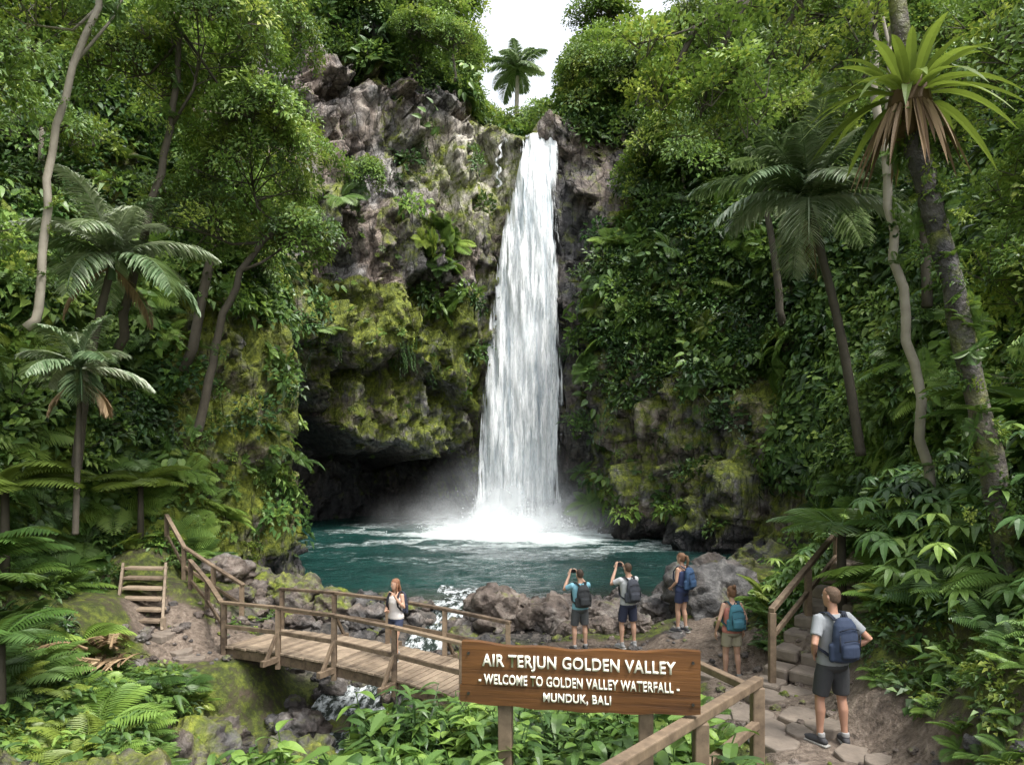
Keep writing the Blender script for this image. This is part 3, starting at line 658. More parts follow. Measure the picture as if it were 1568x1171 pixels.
# ---------------- rocks ----------------
def rockobj(name,r,sub,seed,mat,parent=None,do_link=True,sq=(1,1,.7)):
    bm=bmesh.new(); bmesh.ops.create_icosphere(bm,subdivisions=sub,radius=1)
    P=np.array([v.co[:] for v in bm.verts]); S=P*1.3+seed*7.7
    c,_,_=cell(S,seed); f=fbm(S*1.2,4,seed)
    c2,_,_=cell(S*2.3,seed+3)
    rad=.78+.34*(c-.5)+.5*(f-.5)+.14*(c2-.5)
    P=P*rad[:,None]*np.array(sq)*r
    for v,p in zip(bm.verts,P): v.co=p
    me=bpy.data.meshes.new(name); bm.to_mesh(me); bm.free(); me.materials.append(mat)
    me.polygons.foreach_set('use_smooth',[True]*len(me.polygons))
    o=bpy.data.objects.new(name,me)
    if do_link: link(o,parent)
    return o
P_rock=protocol('stone',[rockobj('p',1,4,s,BOULD if s%3 else BOULDM,do_link=False,sq=(1,1,.8)) for s in range(6)],False)
def bould(x,y,r,seed,mat=BOULD,dz=0,sq=(1,1,.8)):
    o=rockobj('boulder',r,5,seed,mat,sq=sq); o.location=(x,y,H(x,y)+r*.25+dz); o.rotation_euler=(0,0,seed)
for a in [(-.3,18.3,1.05,3),(.9,17.8,.8,4),(5.0,16.8,1.35,5),(3.7,17.4,.75,6),(2.4,17.6,.7,7),(3.6,14.6,.55,29,BOULD,-.52),(-6.3,19.6,1.0,8,BOULDM),(-7.2,20.6,.9,9,BOULDM),(-5.0,18.9,.75,10,BOULDM),(-7.9,18.9,.8,11,BOULD),(-4.0,18.6,.65,12),(-1.4,18.7,.6,31),(1.6,19.2,.6,32),(-3.3,19.4,.6,33,BOULDM),(3.1,18.9,.65,34),(-.5,20.3,.55,35),(6.6,18.6,.95,36,BOULDM),(4.6,19.4,.75,41),(-5.6,21.2,.55,42),(2.6,20.9,.5,43),(5.9,21.0,.65,44),(7.4,21.2,.9,46,BOULDM),(.8,20.8,.4,47),(-3.0,20.8,.5,48),(-4.3,20.3,.45,49),
 (-5.6,8.9,1.25,14,BOULDM,-.1),(-6.6,7.9,1.0,37,BOULDM),(-5.8,12.2,1.0,15,BOULDM,-.3),(-4.9,10.6,.8,16,BOULD),(-5.9,13.7,.8,17,BOULDM,-.3),(-1.8,16.5,.55,18),(-1.1,15.9,.5,19,BOULDM),(-3.9,13.2,.7,21,BOULDM),(-2.1,12.2,.75,22,BOULDM),(-4.4,14.3,.6,38,BOULD),(5.8,17.4,.7,23),(8.2,27.3,1.2,24,BOULD),(9.6,26.5,1.4,25,BOULDM),(-8.8,22.6,1.0,26,BOULDM),(6.8,30.8,1.,27,BOULD),(2.1,16.7,.45,28),(4.3,13.4,.4,39,BOULDM),(2.9,16.1,.45,40)]: bould(*a)
def rs(n,x0,x1,y0,y1,a,b_,fn=None):
    x=NR.uniform(x0,x1,n*3);y=NR.uniform(y0,y1,n*3); ok=np.ones(len(x),bool) if fn is None else fn(x,y)
    x=x[ok][:n];y=y[ok][:n]; s=a*(b_/a)**(NR.random(len(x))**1.8); return np.stack([x,y,hgt(x,y)+s*.15],1),s
A=[rs(480,-7.5,7.5,16.2,20.6,.07,.5,lambda x,y:pdist(x,y)>.6),rs(170,-5.2,-1.2,6,18,.12,.5,lambda x,y:sdist(x,y)<1.8),rs(80,-9,9,20,22.4,.12,.45),rs(260,2.2,4.9,4,13.5,.03,.12),rs(60,-10,-3,36,40,.2,.6),rs(60,-8.5,-6.2,14,17,.05,.2),rs(40,-7,-3.6,7,14,.1,.4),rs(70,4.2,10,26,31,.2,.6),rs(60,0,4,14,16,.04,.15)]
P=np.concatenate([a[0] for a in A]); s=np.concatenate([a[1] for a in A])
scatter('rocks',P_rock,P,NR.normal(0,.2,P.shape)+UP,s,NR.random(len(s)))
b=MB()
for (x,y) in [(3.45+R.uniform(-.6,.5),R.uniform(5.8,9.5)) for _ in range(24)]+[(3.9+R.uniform(-.7,.6),R.uniform(9.5,13)) for _ in range(16)]+[(-7.4+R.uniform(-.6,.6),15.3+R.uniform(-.5,.5)) for _ in range(7)]:
    r=R.uniform(.14,.36); n=R.randint(6,8); zt=H(x,y); tx_,ty_=R.uniform(-.08,.08),R.uniform(-.08,.08); ring=[V3((x+math.cos(i*6.283/n)*r*R.uniform(.7,1.15),y+math.sin(i*6.283/n)*r*R.uniform(.65,1.),0)) for i in range(n)]
    vs=[v+V3((0,0,zt-.1)) for v in ring]+[v+V3((0,0,zt+.045+(v.x-x)*tx_+(v.y-y)*ty_)) for v in ring]
    b.add(vs,[tuple(range(n,2*n))]+[(i,(i+1)%n,n+(i+1)%n,n+i) for i in range(n)])
STONE=simple('flagstone',(.18,.148,.12),.75,.6,5,1.)
b.obj('path_flagstones',[STONE],bevel=.02)
b=MB()
for i in range(9):
    t=i/8; c=V3((4.25+2.3*t,10.2+2.4*t,1.05+.185*i)); d=V3((2.3,2.4,0)).normalized(); s_=d.cross(V3((0,0,1)))
    for j in (-1,0,1):
        q=c+s_*j*.43+V3((0,0,R.uniform(-.03,.03)))+d*R.uniform(-.03,.03); w=R.uniform(.37,.44)
        b.beam(q-d*.2+V3((0,0,R.uniform(-.015,.015))),q+d*(.2+R.uniform(0,.04)),w,.2)
o=b.obj('stone_stairs',[STONE],bevel=.04)
# ---------------- water ----------------
m,nt=nmat('pool_water'); co=geoco(nt,(1,1.6,1))
n=noise(nt,2.2,5,co,.6); n3=noise(nt,7,4,co,.6)
fm=math_(nt,'ADD',attr(nt,'foam'),math_(nt,'MULTIPLY_ADD',noise(nt,1.6,7,co,.75),1.6,-1.0)); fm=math_(nt,'MULTIPLY',fm,1.6,clamp=True)
c=ramp(nt,noise(nt,.35,4,co),[(.3,(.005,.028,.025)),(.7,(.013,.058,.05))])
c=mixc(nt,attr(nt,'shal'),c,(.03,.04,.026)); c=mixc(nt,fm,c,(.72,.8,.8))
p=N(nt,'BsdfPrincipled',{'Base Color':c,'Roughness':math_(nt,'MULTIPLY_ADD',fm,.5,.06),'IOR':1.33,'Normal':bump(nt,math_(nt,'ADD',n,math_(nt,'MULTIPLY',n3,.4)),1.,.2)})
out(nt,p.outputs[0]); WATER=m
x=np.arange(-15,14,.13); y=np.arange(19.9,46,.13); X,Y=np.meshgrid(x,y); Pq=np.stack([X.ravel(),Y.ravel(),X.ravel()*0],1)
dd=np.hypot(X-.3,(Y-38.3)*1.0); rip=(fbm(Pq*np.array([1.2,2.,1]),4,11).reshape(X.shape)-.5)*(.1+.4*np.exp(-dd/4))
foam=.95*ss((7.2-dd)/4.6)+.42*ss((15-dd)/8)*(fbm(Pq*np.array([.35,.8,1]),3,13).reshape(X.shape)>.51)+.45*ss((1.4-np.hypot(X+1.6,(Y-20.4)))/1.)
gridmesh('pool',X,Y,rip,WATER,{'foam':foam,'shal':ss((23.4-Y)/2.6)})
m,nt=nmat('stream_water'); co=geoco(nt,(2.2,1.,1))
fm=ramp(nt,noise(nt,2.6,7,co,.7),[(.46,(0,0,0)),(.6,(1,1,1))])
c=mixc(nt,fm,(.02,.03,.025),(.7,.75,.77))
p=N(nt,'BsdfPrincipled',{'Base Color':c,'Roughness':.12,'IOR':1.33,'Normal':bump(nt,noise(nt,5,5,co),.6,.1)})
out(nt,p.outputs[0])
tn=np.gradient(STR[:,:2],axis=0); tn/=np.linalg.norm(tn,axis=1)[:,None]; w=np.linspace(-1.2,1.2,17)
X=STR[:,0][:,None]-tn[:,1][:,None]*w; Y=STR[:,1][:,None]+tn[:,0][:,None]*w; Z=STR[:,2][:,None]+0*w+.03
Z=Z+(fbm(np.stack([X.ravel()*2,Y.ravel()*2,X.ravel()*0],1),3,7).reshape(X.shape)-.5)*.2
gridmesh('stream',X,Y,Z,m,{})
def wfmat(name,lo,hi):
    m,nt=nmat(name); co=geoco(nt,(2.4,.8,.2)); co2=geoco(nt,(9,2,.7))
    n=noise(nt,1.,6,co,.62); n2=noise(nt,1.,5,co2,.6)
    f=math_(nt,'MULTIPLY_ADD',n,.6,math_(nt,'MULTIPLY',n2,.4))
    c=ramp(nt,f,[(.38,(.36,.42,.46)),(.46,(.62,.67,.7)),(.54,(.82,.84,.85)),(.7,(.92,.92,.92))])
    d=N(nt,'BsdfDiffuse',{'Color':c,'Normal':bump(nt,f,.8,.35)})
    a=math_(nt,'ADD',f,attr(nt,'edge')); a=ramp(nt,a,[(lo,(0,0,0)),(hi,(1,1,1))])
    out(nt,N(nt,'MixShader',{0:a,1:N(nt,'BsdfTransparent').outputs[0],2:d.outputs[0]}).outputs[0]); return m
WM=[wfmat('falling_water',.27,.38),wfmat('falling_water_strands',.45,.57),wfmat('falling_water_spray',.5,.72)]
ez=[25,24.0,23.4,19.5,15.6,11.7,7.8,4.1,.3,-.3]; ex=[2.2,2.05,1.85,1.2,.9,.75,.55,.35,.2,.2]; ew=[.9,1.05,1.15,1.4,1.8,2.2,2.4,2.55,2.75,2.85]
ey=[46,43,41.3,40.3,39.8,39.5,39.2,39.0,38.8,38.8]
efall=empty('waterfall',(0,0,0))
for li,(yo,ws,mt,sd) in enumerate([(0,.97,0,1),(-.3,1.02,1,2),(-.65,1.14,2,4)]):
    q=np.concatenate([np.linspace(25,23.4,8),np.linspace(23.3,-.2,240)]); wv=np.linspace(-1,1,60)
    f=lambda e: np.interp(-q,-np.array(ez),e)[:,None]
    X=f(ex)+f(ew)*ws*wv[None]; Z=q[:,None]+0*wv
    pn=np.stack([X.ravel()*1.6,X.ravel()*0+li*5,Z.ravel()*.15],1); st=fbm(pn,4,sd).reshape(X.shape)-.5
    X=X+(fbm(np.stack([(X*0+wv).ravel()*2,Z.ravel()*.3,X.ravel()*0+li],1),3,sd+9).reshape(X.shape)-.5)*.6
    Y=f(ey)+yo*np.clip((24-Z)/6,.15,1)+st*1.6-(1-wv[None]**2)*.35
    edge=-.22*ss((np.abs(wv)-.66)/.34)[None]+0*Z
    me=gridmesh('water_sheet',X,Y,Z,WM[mt],{'edge':edge}); me.parent=efall
rr_=np.arange(26)
X=np.stack([-.6-.012*rr_+.16*np.sin(rr_*.9)+.1*np.sin(rr_*.37)+w*(1+.4*np.sin(rr_*.8)) for w in (-.09,0,.09)],1); Z=np.repeat((22.9-rr_*.13)[:,None],3,1)
g=gridmesh('side_trickle',X,X*0+40.15-.02*rr_[:,None],Z,WM[1],{'edge':X*0-.02}); g.parent=efall
sp,nt=nmat('spray_white'); out(nt,N(nt,'BsdfDiffuse',{'Color':(.88,.9,.91,1)}).outputs[0])
def drop():
    bm=bmesh.new(); bmesh.ops.create_icosphere(bm,subdivisions=1,radius=1); me=bpy.data.meshes.new('d'); bm.to_mesh(me); bm.free(); me.materials.append(sp); return bpy.data.objects.new('d',me)
P_drop=protocol('droplet',[drop()])
n=9000; a=NR.uniform(0,6.28,n); r=NR.exponential(.8,n); X=.2+np.cos(a)*(r+NR.uniform(0,2.3,n)); Y=38.2+np.sin(a)*r*.6-.2; Z=np.abs(NR.exponential(.4,n))*np.exp(-r/2.5)
scatter('spray',P_drop,np.stack([X,Y,Z],1),NR.normal(0,1,(n,3)),NR.uniform(.01,.035,n),NR.random(n),efall)
m,nt=nmat('mist_veil'); co=geoco(nt,(.5,.5,.7))
a=math_(nt,'MULTIPLY',attr(nt,'edge'),ramp(nt,noise(nt,1.0,5,co,.6),[(.3,(.25,)*3),(.7,(1,)*3)]))
out(nt,N(nt,'MixShader',{0:a,1:N(nt,'BsdfTransparent').outputs[0],2:N(nt,'BsdfDiffuse',{'Color':(.9,.93,.95,1)}).outputs[0]}).outputs[0])
em=empty('mist',(0,0,0))
for yv,hw,hh,al,cx in [(37.6,6.6,5.2,.62,.1),(36.6,8.2,3.0,.55,-.8),(35.2,8.8,1.9,.45,.4)]:
    wv=np.linspace(-1,1,40); hv=np.linspace(0,1,20); Wg,Hg=np.meshgrid(wv,hv)
    fa=al*(1-ss(np.abs(Wg)))*(1-ss(Hg))*ss(Hg*6+.5)
    g=gridmesh('mist_sheet',cx+Wg*hw,yv+Wg**2*1.5+Hg*.5,Hg*hh*(1.0-.5*Wg**2)+.1,m,{'edge':fa}); g.parent=em
# ---------------- bridge ----------------
e=empty('wooden_bridge'); b=MB(); bd=MB()
A0=V3((-6.35,15.2,.31));A1=V3((-.85,12.1,.31)); dirb=(A1-A0).normalized(); sb=V3((-dirb.y,dirb.x,0)); Wd=1.5
Lb=(A1-A0).length; ar=lambda t:.12*math.sin(math.pi*t)
np_=44
for i in range(np_):
    t=(i+.5)/np_; c=A0+dirb*Lb*t+V3((0,0,ar(t)+R.uniform(-.006,.006)))
    bd.beam(c-sb*(.06+R.uniform(0,.04)),c+sb*(Wd+.05+R.uniform(0,.04)),Lb/np_*.93,.045,lv=R.random(),up=(0,0,1))
for sd_ in (0.02,Wd/2,Wd-.02):
    for i in range(8):
        t0,t1=i/8,(i+1)/8
        b.beam(A0+dirb*Lb*t0+sb*sd_+V3((0,0,ar(t0)-.14)),A0+dirb*Lb*t1+sb*sd_+V3((0,0,ar(t1)-.14)),.1,.2,lv=.3)
def rail(b,pts,hh=.95,mid=.5,pw=.1):
    for i,p in enumerate(pts):
        p=V3(p); b.beam(p-V3((0,0,.3)),p+V3((0,0,hh+.03)),pw,pw,lv=R.random())
    for p,q in zip(pts[:-1],pts[1:]):
        p=V3(p);q=V3(q); d=(q-p).normalized()*.08
        b.beam(p+V3((0,0,hh+.062))-d,q+V3((0,0,hh+.062))+d*.7,.11,.06,lv=R.random())
        b.beam(p+V3((0,0,hh*mid)),q+V3((0,0,hh*mid)),.05,.085,lv=R.random())
for side_,ofs in ((0,-.07),(1,Wd+.07)):
    P_=[A0+dirb*Lb*t+sb*ofs+V3((0,0,ar(t))) for t in (0,.27,.52,.76,1.0)]
    rail(b,P_,.92)
    for p in P_[1:4:1]:
        s2=-sb if side_==0 else sb
        b.beam(p+s2*.38+V3((0,0,-.16)),p+V3((0,0,.5)),.06,.07,lv=.4)
for t in (.27,.52,.76):
    c=A0+dirb*Lb*t+V3((0,0,ar(t)-.09)); b.beam(c-sb*.5,c+sb*(Wd+.5),.1,.12,lv=.4)
b.obj('railings',[WOOD],e,bevel=.008); bd.obj('deck',[WOODL],e,bevel=.006)
e=empty('wooden_fence'); b=MB()
rail(b,[(-6.75,17.05,.35),(-7.7,17.6,.7),(-8.6,17.9,1.15),(-9.3,18.4,1.9)],.9)
rail(b,[(-6.45,15.25,.3),(-7.45,16.7,.55),(-8.1,17.2,.95)],.85); b.obj('rails',[WOOD],e,bevel=.008)
e=empty('wooden_steps'); b=MB()
for i in range(6):
    c=V3((-8.45-.13*i,15.6+.27*i,.78+.19*i)); b.beam(c-V3((.5,-.05,0)),c+V3((.5,-.05,0)),.27,.055,lv=R.random())
for sx in (-.53,.53):
    b.beam((-8.4+sx,15.35,.56),(-9.15+sx,17.0,1.78),.06,.22,lv=.3)
    b.beam((-8.4+sx,15.4,.4),(-8.4+sx,15.4,.9),.09,.09,lv=.5)
b.obj('treads',[WOODL],e,bevel=.006)
e=empty('stair_handrail'); b=MB()
a0=V3((3.95,10.4,2.27));a1=V3((6.2,13.0,3.15)); b.beam(a0,a1,.09,.08); b.beam(a0-V3((0,0,.42)),a1-V3((0,0,.45)),.06,.08)
for t in (.01,.5,.98):
    c=a0.lerp(a1,t); b.beam(c-V3((0,0,1.4)),c+V3((0,0,-.042)),.1,.1)
b.obj('rails',[WOOD],e,bevel=.01)
e=empty('path_handrail'); b=MB()
a0=V3((.45,4.35,2.62));a1=V3((2.46,6.85,2.42)); d=(a1-a0).normalized(); b.beam(a0-d*.6,a1+d*.05,.1,.09); b.beam(a0-V3((-.1,0,.46))-d*.6,a1-V3((0,0,.42)),.08,.08)
for t in (.12,.57,1.0):
    c=a0.lerp(a1,t); b.beam(c-V3((0,0,1.4)),c+V3((0,0,-.047)),.12,.12)
b.beam((2.46,6.85,2.32),(2.1,7.9,2.28),.09,.08)
b.obj('rails',[WOOD],e,bevel=.012)
# ---------------- sign ----------------
SL=V3((-.425,5.85,0)); SR=V3((1.535,5.57,0)); sx=(SR-SL); Lw=sx.length; sx.normalize(); yaw=math.atan2(sx.y,sx.x)
e=empty('wooden_sign',(SL.x,SL.y,2.606),yaw)
b=MB(); n=40
def prof(lo,hi,y0,y1):
    vs=[]
    for i in range(n+1):
        t=i/n; x_=t*Lw
        zt=hi-(.035*math.sin(math.pi*t)) +.008*math.sin(t*23) if hi>.4 else hi
        zb_=lo+(-.03*math.sin(math.pi*t)+.006*math.sin(t*31+1)) if lo<.1 else lo
        vs+=[(x_,y0,zb_),(x_,y0,zt),(x_,y1,zt),(x_,y1,zb_)]
    fs=[]
    for i in range(n):
        a=i*4; c=a+4
        fs+=[(a,c,c+1,a+1),(a+1,c+1,c+2,a+2),(a+2,c+2,c+3,a+3),(a+3,c+3,c,a)]
    fs+=[(0,1,2,3),(n*4+3,n*4+2,n*4+1,n*4)]
    return vs,fs
vs,fs=prof(.0,.148,-.03,.03); vs=[(x_-.014*(x_<.01),y_,z_) for x_,y_,z_ in vs]; b.add(vs,fs,lv=.35)
vs,fs=prof(.152,.515,-.03,.03); b.add(vs,fs,lv=.6)
b.obj('board',[SIGNW],e)
b=MB()
for px_ in (.36,1.55): b.beam((px_,.1,-1.4),(px_,.1,.36),.12,.12,lv=.5)
b.obj('posts',[WOOD],e,bevel=.012)
b=MB()
for px_ in (.06,1.92):
    for zq in (.08,.42): b.tube([(px_,-.045,zq),(px_,-.03,zq)],[.012,.012],8)
b.obj('bolts',[simple('bolt_steel',(.12,.12,.12),.4,metal=1)],e)
def text(s_,cx,cz,wd,ht):
    cu=bpy.data.curves.new('t','FONT'); cu.body=s_; cu.size=1; cu.offset=.02; cu.extrude=.0; cu.space_character=1.08; cu.align_x='CENTER'; cu.align_y='CENTER'
    o=bpy.data.objects.new('t',cu); link(o); bpy.context.view_layer.update()
    me=bpy.data.meshes.new_from_object(o.evaluated_get(bpy.context.evaluated_depsgraph_get())); bpy.data.objects.remove(o)
    xs=[v.co.x for v in me.vertices]; ys=[v.co.y for v in me.vertices]
    mx,my=(max(xs)+min(xs))/2,(max(ys)+min(ys))/2; ax,ay=wd/(max(xs)-min(xs)),ht/(max(ys)-min(ys))
    for v in me.vertices: v.co=((v.co.x-mx)*ax+cx,-.04,(v.co.y-my)*ay+cz)
    me.materials.clear(); me.materials.append(CREAM); o=bpy.data.objects.new('lettering',me); link(o,e)
    md=o.modifiers.new('s','SOLIDIFY'); md.thickness=.014; md.offset=0
text('AIR TERJUN GOLDEN VALLEY',.98,.355,1.6,.135)
text('- WELCOME TO GOLDEN VALLEY WATERFALL -',.98,.21,1.66,.085)
text('MUNDUK, BALI',.98,.075,.56,.085)
# ---------------- people ----------------
SKIN=simple('skin',(.5,.3,.21),.5,.1,6,.1); SKIN2=simple('skin_tan',(.4,.22,.15),.5,.1,6,.1)
def cloth(c): return simple('cloth',c,.85,.22,5,.5)
def voxel(b,name,mat,vs,parent,it=4):
    me=bpy.data.meshes.new(name); me.from_pydata(b.v,[],b.f); me.update()
    o=bpy.data.objects.new('tmp',me); link(o)
    m=o.modifiers.new('r','REMESH'); m.mode='VOXEL'; m.voxel_size=vs; m.use_smooth_shade=True
    m=o.modifiers.new('s','SMOOTH'); m.iterations=it; m.factor=.5
    dg=bpy.context.evaluated_depsgraph_get(); dg.update()
    me2=bpy.data.meshes.new_from_object(o.evaluated_get(dg)); bpy.data.objects.remove(o)
    me2.materials.clear(); me2.materials.append(mat); me2.name=name
    me2.polygons.foreach_set('use_smooth',[True]*len(me2.polygons))
    o=bpy.data.objects.new(name,me2); return link(o,parent)
def hand(b,w,d,nrm,thumbside,curl):
    w=V3(w);d=V3(d).normalized();nrm=V3(nrm);nrm=(nrm-d*nrm.dot(d)).normalized();s=d.cross(nrm)*thumbside
    b.tube([w-d*.02,w+d*.03,w+d*.085],[.026,.036,.038],10,cap=True,side=s,flat=.42)
    for i,(o_,l) in enumerate([(.028,.07),(.0095,.08),(-.0095,.075),(-.028,.058)]):
        p=w+d*.08+s*o_; pts=[p-d*.02]; a=.15
        for j in range(3):
            pts.append(pts[-1]+(d*math.cos(a)+nrm*math.sin(a))*(l*[.65,.4,.3][j]+(.02 if j==0 else 0))); a+=curl
        b.tube(pts,[.0095,.009,.0085,.007],7,cap=True)
    p=w+d*.02+s*.03
    b.tube([p-s*.01,p+(d*.5+s*.8)*.035,p+(d*.8+s*.8)*.05+nrm*.02*curl,p+(d*1.3+s*.6)*.055+nrm*.03*curl],[.014,.012,.011,.008],7,cap=True)
def person(name,loc,yaw,Hh,o):
    sc=Hh/1.75; e=empty(name,loc,yaw,sc); fem=o.get('fem',0); k_=.9 if fem else 1.
    lean=o.get('lean',0); shx=.185*k_
    yl=lambda z_: max(0,z_-.95)*lean
    tor=[(0,0,.83,.10,.08),(0,-.005,.88,.162+.008*fem,.118),(0,-.01,.95,.165+.008*fem,.118),(0,0,1.06,.142*k_,.1),(0,.0,1.13,.145*k_,.102),(0,.005,1.25,.168*k_,.118+.008*fem),(0,0,1.34,.18*k_,.11),(0,-.005,1.41,.155*k_,.085),(0,-.005,1.45,.075,.06)]
    tor=[(a,b_+yl(z_),z_,c,d) for a,b_,z_,c,d in tor]
    b=MB(); b.zl(tor,20); hc=V3((0,.02+yl(1.6),1.625))
    b.tube([(0,-.01+yl(1.42),1.40),(0,yl(1.5),1.5),(0,.01+yl(1.55),1.57)],[.062*k_,.052*k_,.054*k_],12)
    M=Matrix.Translation(hc)@Matrix.Rotation(o.get('hy',0),4,'Z')@Matrix.Rotation(o.get('hp',0),4,'X')
    head=[(0,.045,-.118,.018,.018),(0,.035,-.108,.038,.042),(0,.02,-.08,.053,.066),(0,.006,-.04,.066,.086),(0,0,0,.073,.094),(0,-.005,.05,.075,.097),(0,-.008,.085,.062,.082),(0,-.01,.108,.038,.05),(0,-.01,.116,.012,.018)]
    b.zl(head,20,M=M)
    b.tube([(0,.088,.012),(0,.102,-.018),(0,.096,-.032)],[.007,.012,.01],8,cap=True,M=M)
    b.tube([(-.03,.086,.03),(0,.092,.028),(.03,.086,.03)],[.007,.006,.007],6,cap=True,M=M)
    for q in (-1,1):
        b.tube([(q*.073,-.008,-.03),(q*.082,-.014,0),(q*.08,-.012,.022)],[.008,.012,.009],7,cap=True,M=M)
    arms=o['arms']; legs=o['legs']
    S={}
    for key,q in (('L',-1),('R',1)):
        el,wr,fd,pn,cu=arms[key]; sh=V3((q*shx*.93,yl(1.4),1.40)); el=V3(el);wr=V3(wr); S[key]=(sh,el,wr)
        b.tube([sh,sh.lerp(el,.4),el,el.lerp(wr,.3),wr],[.054*k_,.045*k_,.037*k_,.038*k_,.025*k_],12,cap=True)
        hand(b,wr,fd,pn,-q,cu)
    for key,q in (('L',-1),('R',1)):
        kn,an,tw=legs[key]; hp=V3((q*.088,-.005,.88)); kn=V3(kn);an=V3(an); S['l'+key]=(hp,kn,an)
        b.tube([hp,hp.lerp(kn,.35),kn,kn.lerp(an,.28)-V3((0,.012,0)),kn.lerp(an,.7),an],[.088,.078,.052,.055,.038,.034],14,cap=True)
    voxel(b,'body',o.get('skin',SKIN),.009,e,3)
    f=MB()
    for q in (-1,1):
        f.tube([(q*.03,.079,.008),(q*.03,.0875,.008)],[.011,.009],8,0,M=M)
        f.tube([(q*.03,.085,.008),(q*.03,.0905,.008)],[.0055,.005],8,1,M=M)
        f.tube([(q*.018,.094,.028),(q*.042,.086,.029)],[.0035,.003],5,1,M=M)
    f.tube([(-.022,.08,-.062),(0,.088,-.061),(.022,.08,-.062)],[.004,.0055,.004],6,2,M=M)
    f.obj('face',[simple('eye_white',(.7,.7,.68),.3,.02),simple('iris',(.03,.02,.015),.3,.02),simple('lips',(.42,.16,.13),.5,.1)],e,True)
    h=MB()
    hr=[(0,-.03,-.075,.05,.06),(0,-.026,-.05,.066,.078),(0,-.022,-.01,.078,.088),(0,-.018,.035,.081,.096),(0,-.012,.07,.076,.097),(0,-.012,.1,.058,.075),(0,-.012,.122,.03,.04)]
    if o.get('short'): hr=[(0,-.03,-.055,.045,.062),(0,-.024,-.03,.066,.078),(0,-.02,.0,.0735,.086),(0,-.016,.04,.0775,.0925),(0,-.012,.075,.07,.089),(0,-.012,.1,.052,.067),(0,-.012,.117,.026,.035)]
    h.zl(hr,18,M=M)
    if o.get('hair')=='pony': h.tube([(0,-.09,.06),(0,-.15,.05),(0,-.17,-.04),(0,-.15,-.15),(0,-.13,-.2)],[.025,.032,.034,.026,.01],10,cap=True,M=M)
    if o.get('hair')=='bun': h.tube([(0,-.07,.08),(0,-.1,.13)],[.04,.038],10,cap=True,M=M)
    if o.get('hair')=='long':
        h.tube([(0,-.06,.0),(0,-.09,-.09),(.0,-.1,-.18),(.0,-.1,-.27)],[.075,.07,.06,.03],12,cap=True,M=M,flat=.55,side=(1,0,0))
        for q in (-1,1): h.tube([(q*.062,0,.03),(q*.078,.01,-.05),(q*.075,.015,-.14),(q*.06,.03,-.2)],[.02,.024,.022,.01],8,cap=True,M=M)
    voxel(h,'hair',simple('hair',o['hc'],.6,.5,40,1.),.008,e,2)
    c=MB(); ex=.012
    top=[(a,b_,z_,r1+ex+ (.006 if z_<1.2 else 0),r2+ex+(.008 if z_<1.2 else 0)) for a,b_,z_,r1,r2 in tor[2:]]
    if o.get('tank'): top=top[:-2]+[(0,yl(1.38),1.385,.12*k_,.095),(0,yl(1.4),1.41,.10*k_,.08)]
    else: top=top[:-1]+[(0,yl(1.45),1.452,.085,.07)]
    top=[(0,-.008,.9,.185,.138)]+top
    c.zl(top,22)
    if o.get('tank'):
        for q in (-1,1): c.tube([(q*.1,-.07+yl(1.38),1.36),(q*.1,yl(1.42),1.435),(q*.09,.08+yl(1.36),1.35)],[.022,.02,.022],8,flat=.5,side=(1,0,0))
    else:
        for key,q in (('L',-1),('R',1)):
            sh,el,wr=S[key]; c.tube([sh-V3((q*.03,0,0)),sh,sh.lerp(el,.35),sh.lerp(el,.68)],[.06,.068*k_,.064*k_,.062*k_],14)
    voxel(c,'shirt',cloth(o['shirt']),.011,e,3)
    c=MB(); c.zl([(0,0,.82,.13,.1),(0,-.008,.87,.178,.134),(0,-.01,.93,.18,.134),(0,-.005,.985,.168,.126)],22)
    sl=o.get('sl',.85)
    for key,q in (('L',-1),('R',1)):
        hp,kn,an=S['l'+key]; c.tube([hp,hp.lerp(kn,.3),hp.lerp(kn,sl)],[.095,.1,.088 if sl>.7 else .098],16)
    voxel(c,'shorts',cloth(o['shorts']),.011,e,3)
    s=MB()
    for key,q in (('L',-1),('R',1)):
        kn,an,tw=legs[key]; an=V3(an); g=an.z-.085; Rm=Matrix.Translation((an.x,an.y,g))@Matrix.Rotation(tw,4,'Z')
        s.tube([(0,-.065,.045),(0,-.03,.055),(0,.05,.048),(0,.12,.036),(0,.175,.028)],[.034,.042,.044,.046,.032],12,0,True,(1,0,0),.95,M=Rm)
        s.tube([(0,-.01,.04),(0,-.015,.1)],[.045,.043],12,0,M=Rm)
        s.tube([(0,-.015,.09),(0,-.015,.135)],[.042,.04],12,1,M=Rm)
        s.beam(Rm@V3((0,-.1,.008)),Rm@V3((0,.2,.008)),.088,.02,2)
    s.obj('shoes',[cloth(o.get('shoe',(.05,.05,.055))),cloth((.3,.3,.3)),cloth((.35,.34,.32))],e,True,bevel=.004)
    if 'pack' in o:
        y0=-.12+yl(1.2); c=MB()
        c.zl([(0,y0-.075,.97,.12,.06),(0,y0-.085,1.0,.145,.085),(0,y0-.09,1.1,.152,.1),(0,y0-.085,1.25,.148,.095),(0,y0-.075,1.37,.125,.08),(0,y0-.065,1.43,.085,.055),(0,y0-.06,1.445,.05,.03)],20)
        c.zl([(0,y0-.16,1.02,.09,.03),(0,y0-.175,1.05,.11,.045),(0,y0-.175,1.16,.105,.045),(0,y0-.16,1.21,.08,.025)],16)
        for q in (-1,1): c.tube([(q*.15,y0-.07,1.0),(q*.155,y0-.07,1.15)],[.035,.035],8,cap=True)
        voxel(c,'backpack',cloth(o['pack']),.01,e,2)
        c=MB()
